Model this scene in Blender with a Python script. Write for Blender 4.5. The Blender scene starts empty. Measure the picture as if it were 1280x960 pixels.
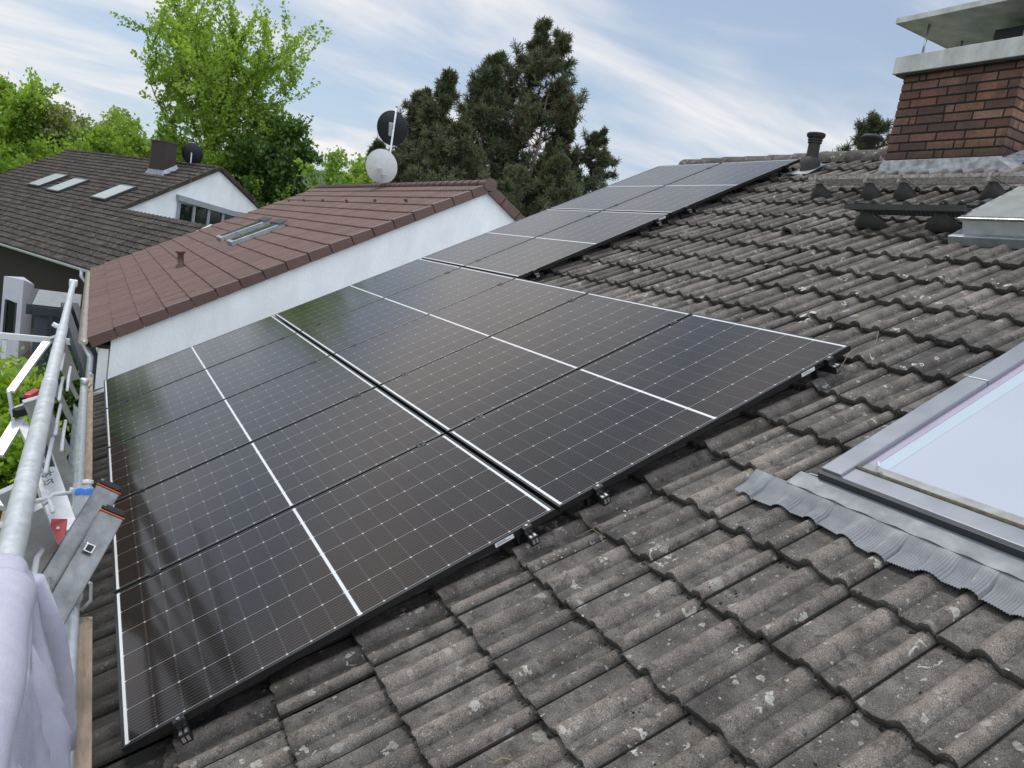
import bpy, math, random
import numpy as np
from mathutils import Matrix, Vector
random.seed(7); RNG = np.random.default_rng(7)
PI = math.pi
# ------------------------------------------------------------------ camera, world, sun, exposure
scene = bpy.context.scene
COL = scene.collection
CW = np.array([-0.22446, -2.50956, 1.74567])
RW = np.array([[0.869375, -0.462438, 0.174178], [0.082346, -0.211974, -0.9738], [0.487244, 0.86094, -0.146205]])
FPX = 971.64
cd = bpy.data.cameras.new('camera'); cam = bpy.data.objects.new('camera', cd); COL.objects.link(cam)
cd.sensor_width = 36; cd.lens = 36 * FPX / 1280; cd.clip_start = 0.02; cd.clip_end = 9000
_m = np.eye(4); _m[:3, 0] = RW[0]; _m[:3, 1] = -RW[1]; _m[:3, 2] = -RW[2]; _m[:3, 3] = CW
cam.matrix_world = Matrix(_m.tolist()); scene.camera = cam

SUN_DIR = Vector((-0.15, 0.42, 0.88)).normalized()      # towards the sun
w = bpy.data.worlds.new('World'); scene.world = w; w.use_nodes = True
nt = w.node_tree; nt.nodes.clear()
def N(t, ty, **kw):
    n = t.nodes.new(ty)
    for k, v in kw.items():
        if k.startswith('i_'):
            key = k[2:]; key = int(key) if key.isdigit() else key.replace('_', ' ')
            n.inputs[key].default_value = v
        else: setattr(n, k, v)
    return n
L = lambda t, a, b: t.links.new(a, b)
out = N(nt, 'ShaderNodeOutputWorld'); bg = N(nt, 'ShaderNodeBackground')
sky = N(nt, 'ShaderNodeTexSky', sky_type='NISHITA', sun_disc=False)
sky.sun_elevation = math.asin(SUN_DIR.z); sky.sun_rotation = math.atan2(SUN_DIR.x, SUN_DIR.y)
sky.air_density = 1.0; sky.dust_density = 1.0; sky.ozone_density = 1.6
tc = N(nt, 'ShaderNodeTexCoord'); sep = N(nt, 'ShaderNodeSeparateXYZ'); L(nt, tc.outputs['Generated'], sep.inputs[0])
za = N(nt, 'ShaderNodeMath', operation='ADD'); za.inputs[1].default_value = 0.16; L(nt, sep.outputs[2], za.inputs[0])
dx = N(nt, 'ShaderNodeMath', operation='DIVIDE'); L(nt, sep.outputs[0], dx.inputs[0]); L(nt, za.outputs[0], dx.inputs[1])
dy = N(nt, 'ShaderNodeMath', operation='DIVIDE'); L(nt, sep.outputs[1], dy.inputs[0]); L(nt, za.outputs[0], dy.inputs[1])
cmb = N(nt, 'ShaderNodeCombineXYZ'); L(nt, dx.outputs[0], cmb.inputs[0]); L(nt, dy.outputs[0], cmb.inputs[1])
mp = N(nt, 'ShaderNodeMapping'); mp.inputs['Rotation'].default_value = (0, 0, math.radians(38)); mp.inputs['Scale'].default_value = (0.95, 1.9, 1)
mp.inputs['Location'].default_value = (3.1, 0.7, 0)
L(nt, cmb.outputs[0], mp.inputs[0])
n1 = N(nt, 'ShaderNodeTexNoise', i_Scale=1.0, i_Detail=8.0, i_Roughness=0.56, i_Distortion=0.35); L(nt, mp.outputs[0], n1.inputs['Vector'])
n2 = N(nt, 'ShaderNodeTexNoise', i_Scale=1.0, i_Detail=7.0, i_Roughness=0.55, i_Distortion=.4); L(nt, mp.outputs[0], n2.inputs['Vector'])
r1 = N(nt, 'ShaderNodeValToRGB'); r1.color_ramp.elements[0].position = 0.36; r1.color_ramp.elements[1].position = 0.62
r1.color_ramp.elements[0].color = (.50, .50, .50, 1)
L(nt, n1.outputs['Fac'], r1.inputs[0])
cc = N(nt, 'ShaderNodeValToRGB')
cc.color_ramp.elements[0].position = 0.40; cc.color_ramp.elements[0].color = (3.9, 4.6, 5.5, 1)
cc.color_ramp.elements[1].position = 0.64; cc.color_ramp.elements[1].color = (7.1, 7.0, 7.0, 1)
L(nt, n2.outputs['Fac'], cc.inputs[0])
mx = N(nt, 'ShaderNodeMix', data_type='RGBA'); L(nt, r1.outputs[0], mx.inputs['Factor'])
L(nt, sky.outputs[0], mx.inputs[6]); L(nt, cc.outputs[0], mx.inputs[7])
gy = N(nt, 'ShaderNodeMapRange', interpolation_type='SMOOTHSTEP'); L(nt, sep.outputs[1], gy.inputs['Value'])
gy.inputs['From Min'].default_value = .10; gy.inputs['From Max'].default_value = -.85; gy.inputs['To Min'].default_value = .93; gy.inputs['To Max'].default_value = 2.2   # unseen sky behind the camera brightened as added fill for the white walls
vm = N(nt, 'ShaderNodeVectorMath', operation='SCALE'); L(nt, mx.outputs[2], vm.inputs[0]); L(nt, gy.outputs[0], vm.inputs['Scale'])
L(nt, vm.outputs[0], bg.inputs[0]); bg.inputs[1].default_value = 0.10; L(nt, bg.outputs[0], out.inputs[0])
sd = bpy.data.lights.new('sun', 'SUN'); sd.energy = 1.35; sd.angle = math.radians(10); sd.color = (1, .97, .93)
so = bpy.data.objects.new('sun', sd); COL.objects.link(so); so.rotation_euler = (-SUN_DIR).to_track_quat('-Z', 'Y').to_euler()
vs = scene.view_settings; vs.view_transform = 'Standard'; vs.look = 'None'; vs.gamma = 1; vs.exposure = 0.50; vs.use_curve_mapping = False
scene.render.engine = 'CYCLES'; scene.cycles.use_denoising = True
scene.cycles.max_bounces = 6; scene.cycles.transparent_max_bounces = 6

# ------------------------------------------------------------------ geometry helpers
TH = math.radians(29)
def RP(u, v, n):                                       # own roof coordinates: u away along the eave, v up the slope, n off the panels' glass
    return np.array([v * math.cos(TH) - n * math.sin(TH), u, v * math.sin(TH) + n * math.cos(TH)])
def wr(px, py):
    d = np.array([(px - 640) / FPX, (py - 480) / FPX, 1]) @ RW
    return d / np.linalg.norm(d)
def at(px, py, ax, val):
    d = wr(px, py); i = 'XYZ'.index(ax); return CW + d * (val - CW[i]) / d[i]
def onplane(px, py, P, n):
    d = wr(px, py); return CW + d * ((P - CW) @ n) / (d @ n)
def onroof(px, py, n):
    nn = RP(0, 0, 1) - RP(0, 0, 0); return onplane(px, py, RP(0, 0, n), nn)

class MB:
    def __init__(s): s.v = []; s.f = []; s.t = []; s.m = []; s.cur = 0; s.tint = 0.5
    def add(s, vs, fs, tint=None):
        b = len(s.v); s.v += [tuple(map(float, p)) for p in vs]
        for f in fs: s.f.append(tuple(b + i for i in f)); s.t.append(s.tint if tint is None else tint); s.m.append(s.cur)
    def hexa(s, p, tint=None):                          # 8 corners: 0-3 lower ring, 4-7 upper ring
        s.add(p, [(3, 2, 1, 0), (4, 5, 6, 7), (0, 1, 5, 4), (1, 2, 6, 5), (2, 3, 7, 6), (3, 0, 4, 7)], tint)
    def box(s, lo, hi, fn=None, tint=None):
        x0, y0, z0 = lo; x1, y1, z1 = hi
        p = [(x0, y0, z0), (x1, y0, z0), (x1, y1, z0), (x0, y1, z0), (x0, y0, z1), (x1, y0, z1), (x1, y1, z1), (x0, y1, z1)]
        if fn: p = [fn(*q) for q in p]
        s.hexa(p, tint)
    def tube(s, pts, r, n=12, caps=True, tint=None, flat=None):
        pts = [np.array(p, float) for p in pts]; rs = r if hasattr(r, '__len__') else [r] * len(pts)
        b = len(s.v); ref = None
        for i, p in enumerate(pts):
            a = pts[max(i - 1, 0)]; c = pts[min(i + 1, len(pts) - 1)]; d = c - a; d /= np.linalg.norm(d) + 1e-12
            if ref is None: ref = np.cross(d, [0, 0, 1.]) if abs(d[2]) < .9 else np.cross(d, [0, 1., 0])
            x = ref - d * (ref @ d); x /= np.linalg.norm(x); y = np.cross(d, x); ref = x
            for k in range(n):
                a_ = 2 * PI * k / n; s.v.append(tuple(p + rs[i] * (math.cos(a_) * x + math.sin(a_) * y * (flat or 1))))
        tt = s.tint if tint is None else tint
        for i in range(len(pts) - 1):
            for k in range(n):
                k2 = (k + 1) % n
                s.f.append((b + i * n + k, b + i * n + k2, b + (i + 1) * n + k2, b + (i + 1) * n + k)); s.t.append(tt); s.m.append(s.cur)
        if caps:
            s.f.append(tuple(b + k for k in range(n))[::-1]); s.f.append(tuple(b + (len(pts) - 1) * n + k for k in range(n)))
            s.t += [tt, tt]; s.m += [s.cur] * 2
    def bar(s, a, b, w, h, up=(0, 0, 1), tint=None):     # rectangular bar: w across, h along up
        a = np.array(a, float); b = np.array(b, float); d = b - a; d /= np.linalg.norm(d)
        x = np.cross(d, np.array(up, float)); x /= np.linalg.norm(x); y = np.cross(x, d)
        p = [q + sx * w / 2 * x + sy * h / 2 * y for q in (a, b) for sx, sy in ((-1, -1), (1, -1), (1, 1), (-1, 1))]
        s.hexa(p, tint)
    def quad(s, a, b, c, d, tint=None): s.add([a, b, c, d], [(0, 1, 2, 3)], tint)
    def slab(s, a, b, c, d, off, tint=None):             # quad extruded by off
        off = np.array(off, float); s.hexa([np.array(q, float) for q in (a, b, c, d)] + [np.array(q, float) + off for q in (a, b, c, d)], tint)
    def lathe(s, prof, c, ax=(0, 0, 1), n=20, tint=None):
        ax = np.array(ax, float); ax /= np.linalg.norm(ax); x = np.cross(ax, [0, 1., 0.1]); x /= np.linalg.norm(x); y = np.cross(ax, x); c = np.array(c, float)
        b = len(s.v); tt = s.tint if tint is None else tint
        for r, z in prof:
            for k in range(n): s.v.append(tuple(c + ax * z + r * (math.cos(2 * PI * k / n) * x + math.sin(2 * PI * k / n) * y)))
        for i in range(len(prof) - 1):
            for k in range(n):
                k2 = (k + 1) % n; s.f.append((b + i * n + k, b + i * n + k2, b + (i + 1) * n + k2, b + (i + 1) * n + k)); s.t.append(tt); s.m.append(s.cur)
    def grid(s, P, tint=None):                           # P[i][j] points
        P = np.asarray(P, float); a, b_ = P.shape[:2]; b = len(s.v); s.v += [tuple(q) for q in P.reshape(-1, 3)]
        for i in range(a - 1):
            for j in range(b_ - 1):
                s.f.append((b + i * b_ + j, b + i * b_ + j + 1, b + (i + 1) * b_ + j + 1, b + (i + 1) * b_ + j)); s.t.append(s.tint if tint is None else tint); s.m.append(s.cur)
    def build(s, name, mat, parent=None, smooth=False, bevel=0, fix=True):
        me = bpy.data.meshes.new(name)
        V = np.array(s.v, float).reshape(-1, 3)
        if parent is not None:
            root = parent
            while root.parent is not None: root = root.parent
            M = np.array(root.matrix_basis.inverted()); V = V @ M[:3, :3].T + M[:3, 3]
        me.from_pydata(V.tolist(), [], s.f)
        for m_ in (mat if isinstance(mat, (list, tuple)) else [mat]): me.materials.append(m_)
        at_ = me.attributes.new('tint', 'FLOAT', 'FACE'); at_.data.foreach_set('value', np.array(s.t, np.float32))
        if any(s.m): me.polygons.foreach_set('material_index', np.array(s.m, np.int32))
        if smooth: me.shade_smooth()
        if fix:
            import bmesh
            bm = bmesh.new(); bm.from_mesh(me); bmesh.ops.recalc_face_normals(bm, faces=bm.faces); bm.to_mesh(me); bm.free()
        me.update()
        o = bpy.data.objects.new(name, me); COL.objects.link(o)
        if parent is not None: o.parent = parent
        if bevel:
            b = o.modifiers.new('bevel', 'BEVEL'); b.width = bevel; b.segments = 2; b.limit_method = 'ANGLE'; b.angle_limit = math.radians(40)
        return o
def tag(o, label=None, cat=None, group=None, kind=None):
    for k, v in (('label', label), ('category', cat), ('group', group), ('kind', kind)):
        if v: o[k] = v
    return o
def empty(name, loc, rot=(0, 0, 0), **kw):
    o = bpy.data.objects.new(name, None); COL.objects.link(o); o.location = tuple(map(float, loc)); o.rotation_euler = rot
    o.empty_display_size = .1
    o.matrix_basis = Matrix.LocRotScale(Vector(o.location), o.rotation_euler, None)
    return tag(o, **kw)

# ------------------------------------------------------------------ materials
def newmat(name):
    m = bpy.data.materials.new(name); m.use_nodes = True; t = m.node_tree
    return m, t, t.nodes['Principled BSDF']
def ramp(t, src, stops):
    r = N(t, 'ShaderNodeValToRGB'); e = r.color_ramp.elements
    while len(e) < len(stops): e.new(.5)
    for el, (p, c) in zip(e, stops): el.position = p; el.color = (*c, 1) if len(c) == 3 else c
    L(t, src, r.inputs[0]); return r.outputs[0]
def noise(t, scale, detail=4, rough=.55, vec=None, dist=0):
    n = N(t, 'ShaderNodeTexNoise', i_Scale=scale, i_Detail=detail, i_Roughness=rough, i_Distortion=dist)
    if vec is not None: L(t, vec, n.inputs['Vector'])
    return n.outputs['Fac']
def mixc(t, fac, a, b, blend='MIX'):
    m = N(t, 'ShaderNodeMix', data_type='RGBA', blend_type=blend)
    for sck, val in ((m.inputs['Factor'], fac), (m.inputs[6], a), (m.inputs[7], b)):
        if isinstance(val, (int, float)): sck.default_value = val
        elif isinstance(val, tuple): sck.default_value = (*val, 1)
        else: L(t, val, sck)
    return m.outputs[2]
def mth(t, op, a, b=None, c=None, clamp=False):
    m = N(t, 'ShaderNodeMath', operation=op, use_clamp=clamp)
    for i, x in enumerate((a, b, c)):
        if x is None: continue
        if isinstance(x, (int, float)): m.inputs[i].default_value = x
        else: L(t, x, m.inputs[i])
    return m.outputs[0]
def objco(t, scale=None):
    c = N(t, 'ShaderNodeTexCoord').outputs['Object']
    if scale:
        m = N(t, 'ShaderNodeMapping'); m.inputs['Scale'].default_value = scale; L(t, c, m.inputs[0]); c = m.outputs[0]
    return c
def bump(t, b, h, strength=.5, dist=.005):
    n = N(t, 'ShaderNodeBump'); n.inputs['Strength'].default_value = strength; n.inputs['Distance'].default_value = dist
    L(t, h, n.inputs['Height']); L(t, n.outputs[0], b.inputs['Normal'])
def attr(t, name='tint'): return N(t, 'ShaderNodeAttribute', attribute_name=name).outputs['Fac']
def simple(name, c1, c2=None, scale=8, rough=.6, metal=0, bmp=0, bscale=60, bdist=.003, tintamt=0, sc=None, spec=.5):
    m, t, b = newmat(name); co = objco(t, sc)
    c2 = c2 or tuple(x * .8 for x in c1)
    f = noise(t, scale, 6, .6, co)
    col = ramp(t, f, [(.3, c2), (.68, c1)])
    if tintamt:
        k = mth(t, 'ADD', mth(t, 'MULTIPLY', attr(t), 2 * tintamt), 1 - tintamt)
        col = mixc(t, 1.0, col, ramp(t, mth(t, 'MULTIPLY', k, .5), [(0, (0, 0, 0)), (1, (2, 2, 2))]), 'MULTIPLY')
    L(t, col, b.inputs['Base Color']); b.inputs['Roughness'].default_value = rough; b.inputs['Metallic'].default_value = metal
    b.inputs['Specular IOR Level'].default_value = spec
    if metal:
        L(t, ramp(t, noise(t, scale * 1.7, 5, .6, co), [(.3, (rough * .75,) * 3), (.7, (min(1, rough * 1.3),) * 3)]), b.inputs['Roughness'])
    if bmp: bump(t, b, noise(t, bscale, 5, .6, co), bmp, bdist)
    return m

def tile_mat():
    m, t, b = newmat('weathered_concrete_tile'); co = objco(t)
    hgt = attr(t, 'hgt')                                  # 0 in the pans, 1 on the crests: crests are rubbed clean, pans hold grime
    n_big = noise(t, 1.3, 4, .6, co); n_mid = noise(t, 9, 6, .62, co); n_fine = noise(t, 300, 3, .75, co); n_gr = noise(t, 150, 3, .7, co)
    base = ramp(t, n_mid, [(.28, (.058, .054, .051)), (.5, (.108, .101, .095)), (.72, (.178, .168, .158))])
    warm = ramp(t, n_mid, [(.28, (.122, .105, .094)), (.5, (.190, .167, .150)), (.75, (.275, .246, .224))])
    col = mixc(t, mth(t, 'MULTIPLY', hgt, .8, clamp=True), base, warm)
    col = mixc(t, 1.0, col, ramp(t, n_fine, [(.32, (.30, .30, .30)), (.5, (.95, .95, .95)), (.66, (1.9, 1.87, 1.82))]), 'MULTIPLY')
    col = mixc(t, 1.0, col, ramp(t, n_big, [(.3, (.74, .75, .76)), (.7, (1.22, 1.2, 1.17))]), 'MULTIPLY')
    tn = attr(t); col = mixc(t, 1.0, col, ramp(t, tn, [(0, (.78, .78, .79)), (1, (1.22, 1.19, 1.16))]), 'MULTIPLY')
    # dark grime blotches and green-brown film
    gr = ramp(t, noise(t, 22, 6, .7, co), [(.53, (0, 0, 0)), (.64, (1, 1, 1))])
    col = mixc(t, mth(t, 'MULTIPLY', gr, .65), col, (.035, .030, .026))
    gf = ramp(t, noise(t, 3.1, 5, .65, co, .4), [(.58, (0, 0, 0)), (.74, (1, 1, 1))])
    col = mixc(t, mth(t, 'MULTIPLY', gf, .35), col, (.085, .085, .045))
    # lichens: blobs, rings, specks
    def lich(scale, r0, gate, ring=False, dist=.35, seed=0):
        mpn = N(t, 'ShaderNodeMapping'); mpn.inputs['Location'].default_value = (seed, seed * 1.7, 0); L(t, co, mpn.inputs[0])
        nn = N(t, 'ShaderNodeTexNoise', i_Scale=scale * 2.2, i_Detail=4.0); L(t, mpn.outputs[0], nn.inputs['Vector'])
        va = N(t, 'ShaderNodeVectorMath', operation='MULTIPLY_ADD'); L(t, nn.outputs['Color'], va.inputs[0]); va.inputs[1].default_value = (dist / scale * 1.6,) * 3; L(t, mpn.outputs[0], va.inputs[2])
        vo = N(t, 'ShaderNodeTexVoronoi', i_Scale=scale); L(t, va.outputs[0], vo.inputs['Vector'])
        d = vo.outputs['Distance']; s = N(t, 'ShaderNodeSeparateColor'); L(t, vo.outputs['Color'], s.inputs[0])
        rr = mth(t, 'MULTIPLY', s.outputs[1], r0)
        on = mth(t, 'GREATER_THAN', s.outputs[0], gate)
        if ring:
            k = mth(t, 'LESS_THAN', mth(t, 'ABSOLUTE', mth(t, 'SUBTRACT', d, rr)), .035)
            k = mth(t, 'MULTIPLY', k, mth(t, 'GREATER_THAN', noise(t, scale * 3, 3, .6, co), .5))
        else: k = mth(t, 'LESS_THAN', d, rr)
        return mth(t, 'MULTIPLY', k, on)
    br = ramp(t, noise(t, 90, 4, .7, co), [(.38, (.35, .35, .35)), (.6, (1, 1, 1))])
    for args, c, k in (((13, .36, .84), (.38, .37, .33), .7), ((9, .42, .86, True, .5, 3.3), (.56, .56, .51), .95), ((30, .34, .88, False, .6, 7.1), (.46, .45, .41), .8), ((75, .36, .86, False, .5, 1.9), (.42, .42, .38), .75), ((42, .44, .92, True, .6, 5.1), (.52, .52, .47), .85), ((20, .42, .93, False, .9, 9.4), (.50, .49, .44), .85)):
        col = mixc(t, mth(t, 'MULTIPLY', mth(t, 'MULTIPLY', lich(*args), br), k), col, c)
    ev = N(t, 'ShaderNodeSeparateXYZ'); L(t, co, ev.inputs[0])      # the lowest course: black moss film with some shade painted into the colour
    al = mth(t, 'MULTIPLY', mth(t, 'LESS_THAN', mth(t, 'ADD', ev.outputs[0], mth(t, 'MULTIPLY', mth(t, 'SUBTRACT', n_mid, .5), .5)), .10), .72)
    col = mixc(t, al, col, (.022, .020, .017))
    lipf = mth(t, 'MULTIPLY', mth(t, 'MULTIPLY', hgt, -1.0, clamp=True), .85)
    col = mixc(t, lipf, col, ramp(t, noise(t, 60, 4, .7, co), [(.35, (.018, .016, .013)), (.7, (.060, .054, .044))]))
    L(t, col, b.inputs['Base Color']); b.inputs['Roughness'].default_value = .88; b.inputs['Specular IOR Level'].default_value = .35
    h = mth(t, 'ADD', mth(t, 'MULTIPLY', n_gr, .5), mth(t, 'ADD', mth(t, 'MULTIPLY', n_fine, .35), mth(t, 'MULTIPLY', n_mid, 1.2)))
    bump(t, b, h, .8, .004)
    return m

def cell_mat():                                           # object space = panel local: x up the panel's length, y across
    m, t, b = newmat('solar_glass'); co = objco(t); s = N(t, 'ShaderNodeSeparateXYZ'); L(t, co, s.inputs[0])
    W, Ln, fr = 1.134, 1.707, .020
    y = mth(t, 'DIVIDE', mth(t, 'SUBTRACT', s.outputs[1], fr), (W - 2 * fr) / 6)
    x0 = mth(t, 'SUBTRACT', s.outputs[0], Ln / 2); xa = mth(t, 'SUBTRACT', mth(t, 'ABSOLUTE', x0), .007)
    x = mth(t, 'DIVIDE', xa, (Ln / 2 - .007 - .024) / 9)
    fy = mth(t, 'FRACT', y); fx = mth(t, 'FRACT', x)
    edge = lambda f: mth(t, 'MINIMUM', f, mth(t, 'SUBTRACT', 1, f))
    ey = edge(fy); ex = edge(fx)
    col_gap = mth(t, 'LESS_THAN', ey, .0085)              # continuous pale line between cell columns
    dash = mth(t, 'LESS_THAN', ex, .012)
    dd = mth(t, 'GREATER_THAN', mth(t, 'FRACT', mth(t, 'MULTIPLY', y, 10)), .45)
    rowgap = mth(t, 'MULTIPLY', mth(t, 'LESS_THAN', mth(t, 'ABSOLUTE', mth(t, 'SUBTRACT', ex, .022)), .010), dd)
    node = mth(t, 'MULTIPLY', mth(t, 'LESS_THAN', ey, .024), mth(t, 'LESS_THAN', ex, .042))
    bus = mth(t, 'LESS_THAN', edge(mth(t, 'FRACT', mth(t, 'MULTIPLY', y, 10))), .055)
    n_ = noise(t, 1.2, 2, .5, co)
    base = ramp(t, n_, [(.3, (.0080, .0070, .0070)), (.7, (.0125, .0100, .0090))])
    col = mixc(t, mth(t, 'MULTIPLY', bus, .75), base, (.090, .080, .074))
    col = mixc(t, mth(t, 'MULTIPLY', rowgap, .8), col, (.11, .11, .11))
    col = mixc(t, dash, col, (.006, .006, .007))
    col = mixc(t, mth(t, 'MULTIPLY', rowgap, .6), col, (.11, .11, .11))
    col = mixc(t, col_gap, col, (.27, .27, .27))
    col = mixc(t, node, col, (.52, .52, .52))
    dust = ramp(t, noise(t, 260, 3, .8, co), [(.70, (0, 0, 0)), (.76, (1, 1, 1))])
    col = mixc(t, mth(t, 'MULTIPLY', dust, .12), col, (.3, .29, .27))
    L(t, col, b.inputs['Base Color']); b.inputs['IOR'].default_value = 1.56; b.inputs['Specular IOR Level'].default_value = .5
    b.inputs['Specular Tint'].default_value = (1.0, .80, .68, 1)     # warm antireflective coating
    L(t, ramp(t, noise(t, 2.2, 4, .6, co), [(.3, (.10,) * 3), (.7, (.16,) * 3)]), b.inputs['Roughness'])
    return m

def leaf_mat(name, dark, mid, light, trans=.35):
    m = bpy.data.materials.new(name); m.use_nodes = True; t = m.node_tree; t.nodes.clear()
    o = N(t, 'ShaderNodeOutputMaterial'); c = ramp(t, attr(t), [(0, dark), (.5, mid), (1, light)])
    d = N(t, 'ShaderNodeBsdfDiffuse'); tr = N(t, 'ShaderNodeBsdfTranslucent'); g = N(t, 'ShaderNodeBsdfGlossy', i_Roughness=.45)
    L(t, c, d.inputs[0]); L(t, mixc(t, 1.0, c, (1.25, 1.25, .7), 'MULTIPLY'), tr.inputs[0])
    a = N(t, 'ShaderNodeMixShader'); a.inputs[0].default_value = trans; L(t, d.outputs[0], a.inputs[1]); L(t, tr.outputs[0], a.inputs[2])
    a2 = N(t, 'ShaderNodeMixShader'); a2.inputs[0].default_value = .04; L(t, a.outputs[0], a2.inputs[1]); L(t, g.outputs[0], a2.inputs[2])
    L(t, a2.outputs[0], o.inputs[0]); return m

M = {}
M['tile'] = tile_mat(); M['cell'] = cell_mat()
M['frame'] = simple('black_anodised', (.012, .012, .013), (.009, .009, .010), rough=.33, metal=0, spec=.6)
M['white_strip'] = simple('white_backsheet', (.72, .73, .74), (.66, .67, .68), rough=.25)
M['alu'] = simple('bare_aluminium', (.72, .72, .73), (.58, .59, .60), 14, .34, 1)
M['galv'] = simple('galvanised_steel', (.72, .75, .77), (.55, .58, .60), 22, .42, .6, .2, 90)
M['galvpaint'] = simple('light_grey_metal', (.66, .68, .69), (.50, .52, .54), 12, .42, .4, .15, 80)
M['zinc'] = simple('weathered_zinc', (.40, .43, .46), (.24, .26, .28), 7, .48, .6, .3, 40, .004)
M['lead'] = simple('pleated_lead', (.27, .285, .30), (.19, .20, .215), 9, .62, .25, .3, 60)
M['dgrey'] = simple('dark_grey_aluminium', (.055, .058, .065), (.045, .048, .054), 6, .38, .3)
M['mgrey'] = simple('blue_grey_cladding', (.30, .32, .35), (.26, .275, .305), 4, .36, .35)
M['black'] = simple('black_plastic', (.012, .012, .012), rough=.45)
M['rubber'] = simple('dark_bitumen_rubber', (.045, .043, .041), (.028, .027, .026), 12, .7, 0, .4, 50)
M['brick'] = None
M['moss'] = simple('dark_moss', (.030, .026, .019), (.014, .012, .010), 40, .95, 0, .8, 200, .004, .5)
M['wood'] = simple('rough_pine_board', (.38, .29, .21), (.22, .165, .12), 9, .8, 0, .4, 60, .003, sc=(6, 1, 6))
M['white'] = simple('white_render', (.85, .87, .89), (.73, .75, .77), 2.6, .9, 0, .8, 38, .012, sc=(1, 1, .45))
M['whitep'] = simple('white_paint', (.75, .76, .77), (.66, .67, .69), 9, .5)
M['browntile'] = simple('brown_clay_tile', (.148, .085, .070), (.112, .064, .053), 7, .75, 0, .25, 70, .003, .16)
M['brownverge'] = simple('brown_verge_tile', (.115, .062, .050), (.088, .048, .039), 7, .5, 0, .25, 70, .003, .12)
M['darktile'] = simple('old_dark_tile', (.075, .062, .056), (.022, .018, .016), 9, .9, 0, .8, 14, .02, .35)
def dark_tile():
    m, t, b = newmat('old_mossy_dark_tile'); co = objco(t)
    c = ramp(t, noise(t, 5, 6, .7, co), [(.32, (.020, .016, .014)), (.5, (.052, .043, .038)), (.7, (.095, .078, .068))])
    c = mixc(t, 1.0, c, ramp(t, attr(t), [(0, (.6, .6, .6)), (1, (1.35, 1.3, 1.25))]), 'MULTIPLY')
    c = mixc(t, ramp(t, noise(t, 9, 3, .75, co), [(.63, (0, 0, 0)), (.70, (1, 1, 1))]), c, (.30, .29, .26))
    c = mixc(t, ramp(t, noise(t, 2.2, 5, .7, co), [(.60, (0, 0, 0)), (.75, (.6, .6, .6))]), c, (.07, .062, .035))
    L(t, c, b.inputs['Base Color']); b.inputs['Roughness'].default_value = .92; bump(t, b, noise(t, 11, 5, .7, co), 1.0, .05); return m
M['darktile'] = dark_tile()
M['darkbrick'] = simple('dark_brown_slate_cladding', (.060, .042, .040), (.038, .026, .025), 20, .7, 0, .5, 30, .01)
M['darkwood'] = simple('dark_brown_boards', (.030, .019, .014), (.016, .010, .008), 5, .7, sc=(8, 8, .5))
M['grass'] = simple('lawn', (.07, .12, .025), (.04, .08, .015), 3, .9)
M['pave'] = simple('grey_brown_paving', (.20, .18, .16), (.12, .105, .09), 6, .85)
M['hill'] = simple('wooded_hill', (.045, .085, .035), (.02, .045, .02), .02, .95)
M['bark'] = simple('bark', (.16, .12, .09), (.07, .05, .04), 6, .9, 0, .8, 12, .02)
M['pinebark'] = simple('pine_bark', (.40, .32, .27), (.22, .16, .13), 5, .9, 0, .6, 10, .02)
M['fabric'] = simple('lavender_grey_fleece', (.50, .50, .595), (.43, .43, .52), 30, .95, 0, .6, 320, .0016)
M['glass'] = None

# ------------------------------------------------------------------ ground, hills
g = MB(); g.quad((-900, -900, -3.7), (3000, -900, -3.7), (3000, 4000, -3.7), (-900, 4000, -3.7)); tag(g.build('ground', M['grass']), kind='structure')
g = MB(); g.slab((-3.2, -6, -3.70), (14, -6, -3.70), (14, 30, -3.70), (-3.2, 30, -3.70), (0, 0, .05)); tag(g.build('pavement', M['pave']), kind='structure')
g = MB(); P = []
for i in range(60):
    a = math.radians(-75 + 150 * i / 59); row = []
    for j in range(14):
        R = 900 + 160 * j; hz = -4 + (150 + 38 * math.sin(3.1 * a + 1) + 22 * math.sin(9 * a)) * math.sin(j / 13 * PI / 2) ** 1.2
        row.append((R * math.sin(a), R * math.cos(a), hz))
    P.append(row)
g.grid(P); tag(g.build('hills', M['hill'], smooth=True), kind='structure')

# ------------------------------------------------------------------ own house
house = empty('tiled_house', RP(0, 0, -.15), (0, -TH, 0), label='weathered grey concrete tile roof in the foreground with brick chimney and large roof window', cat='house')
TW, GA, V0, U0 = .2965, .3375, 1.483, -.135
NB = -.150
def prof(x):                                             # one tile across, metres -> height, 0..1 crest
    h = np.zeros_like(x)
    a = np.clip((x - .027) / .029, -1, 1); h = np.maximum(h, .025 * np.cos(a * PI / 2) ** .62)
    a = np.clip((x - .156) / .042, -1, 1); h = np.maximum(h, .032 * np.cos(a * PI / 2) ** .85)
    h = np.where(x > TW - .009, -.010, h); h = np.where(x < .0005, .001, h)
    return h
kv0, kv1 = -5, 17
ku0, ku1 = -21, 21
xs = np.array([0, .006, .014, .022, .030, .038, .046, .051, .056, .070, .096, .108, .114, .118, .122, .128, .136, .146, .156, .166, .176, .184, .190, .194, .198, .204, .23, .26, TW - .010, TW - .006, TW + .004])
hs = prof(xs)
VL, FL, HG, TI = [], [], [], []
nb = 0
lip = []
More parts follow.
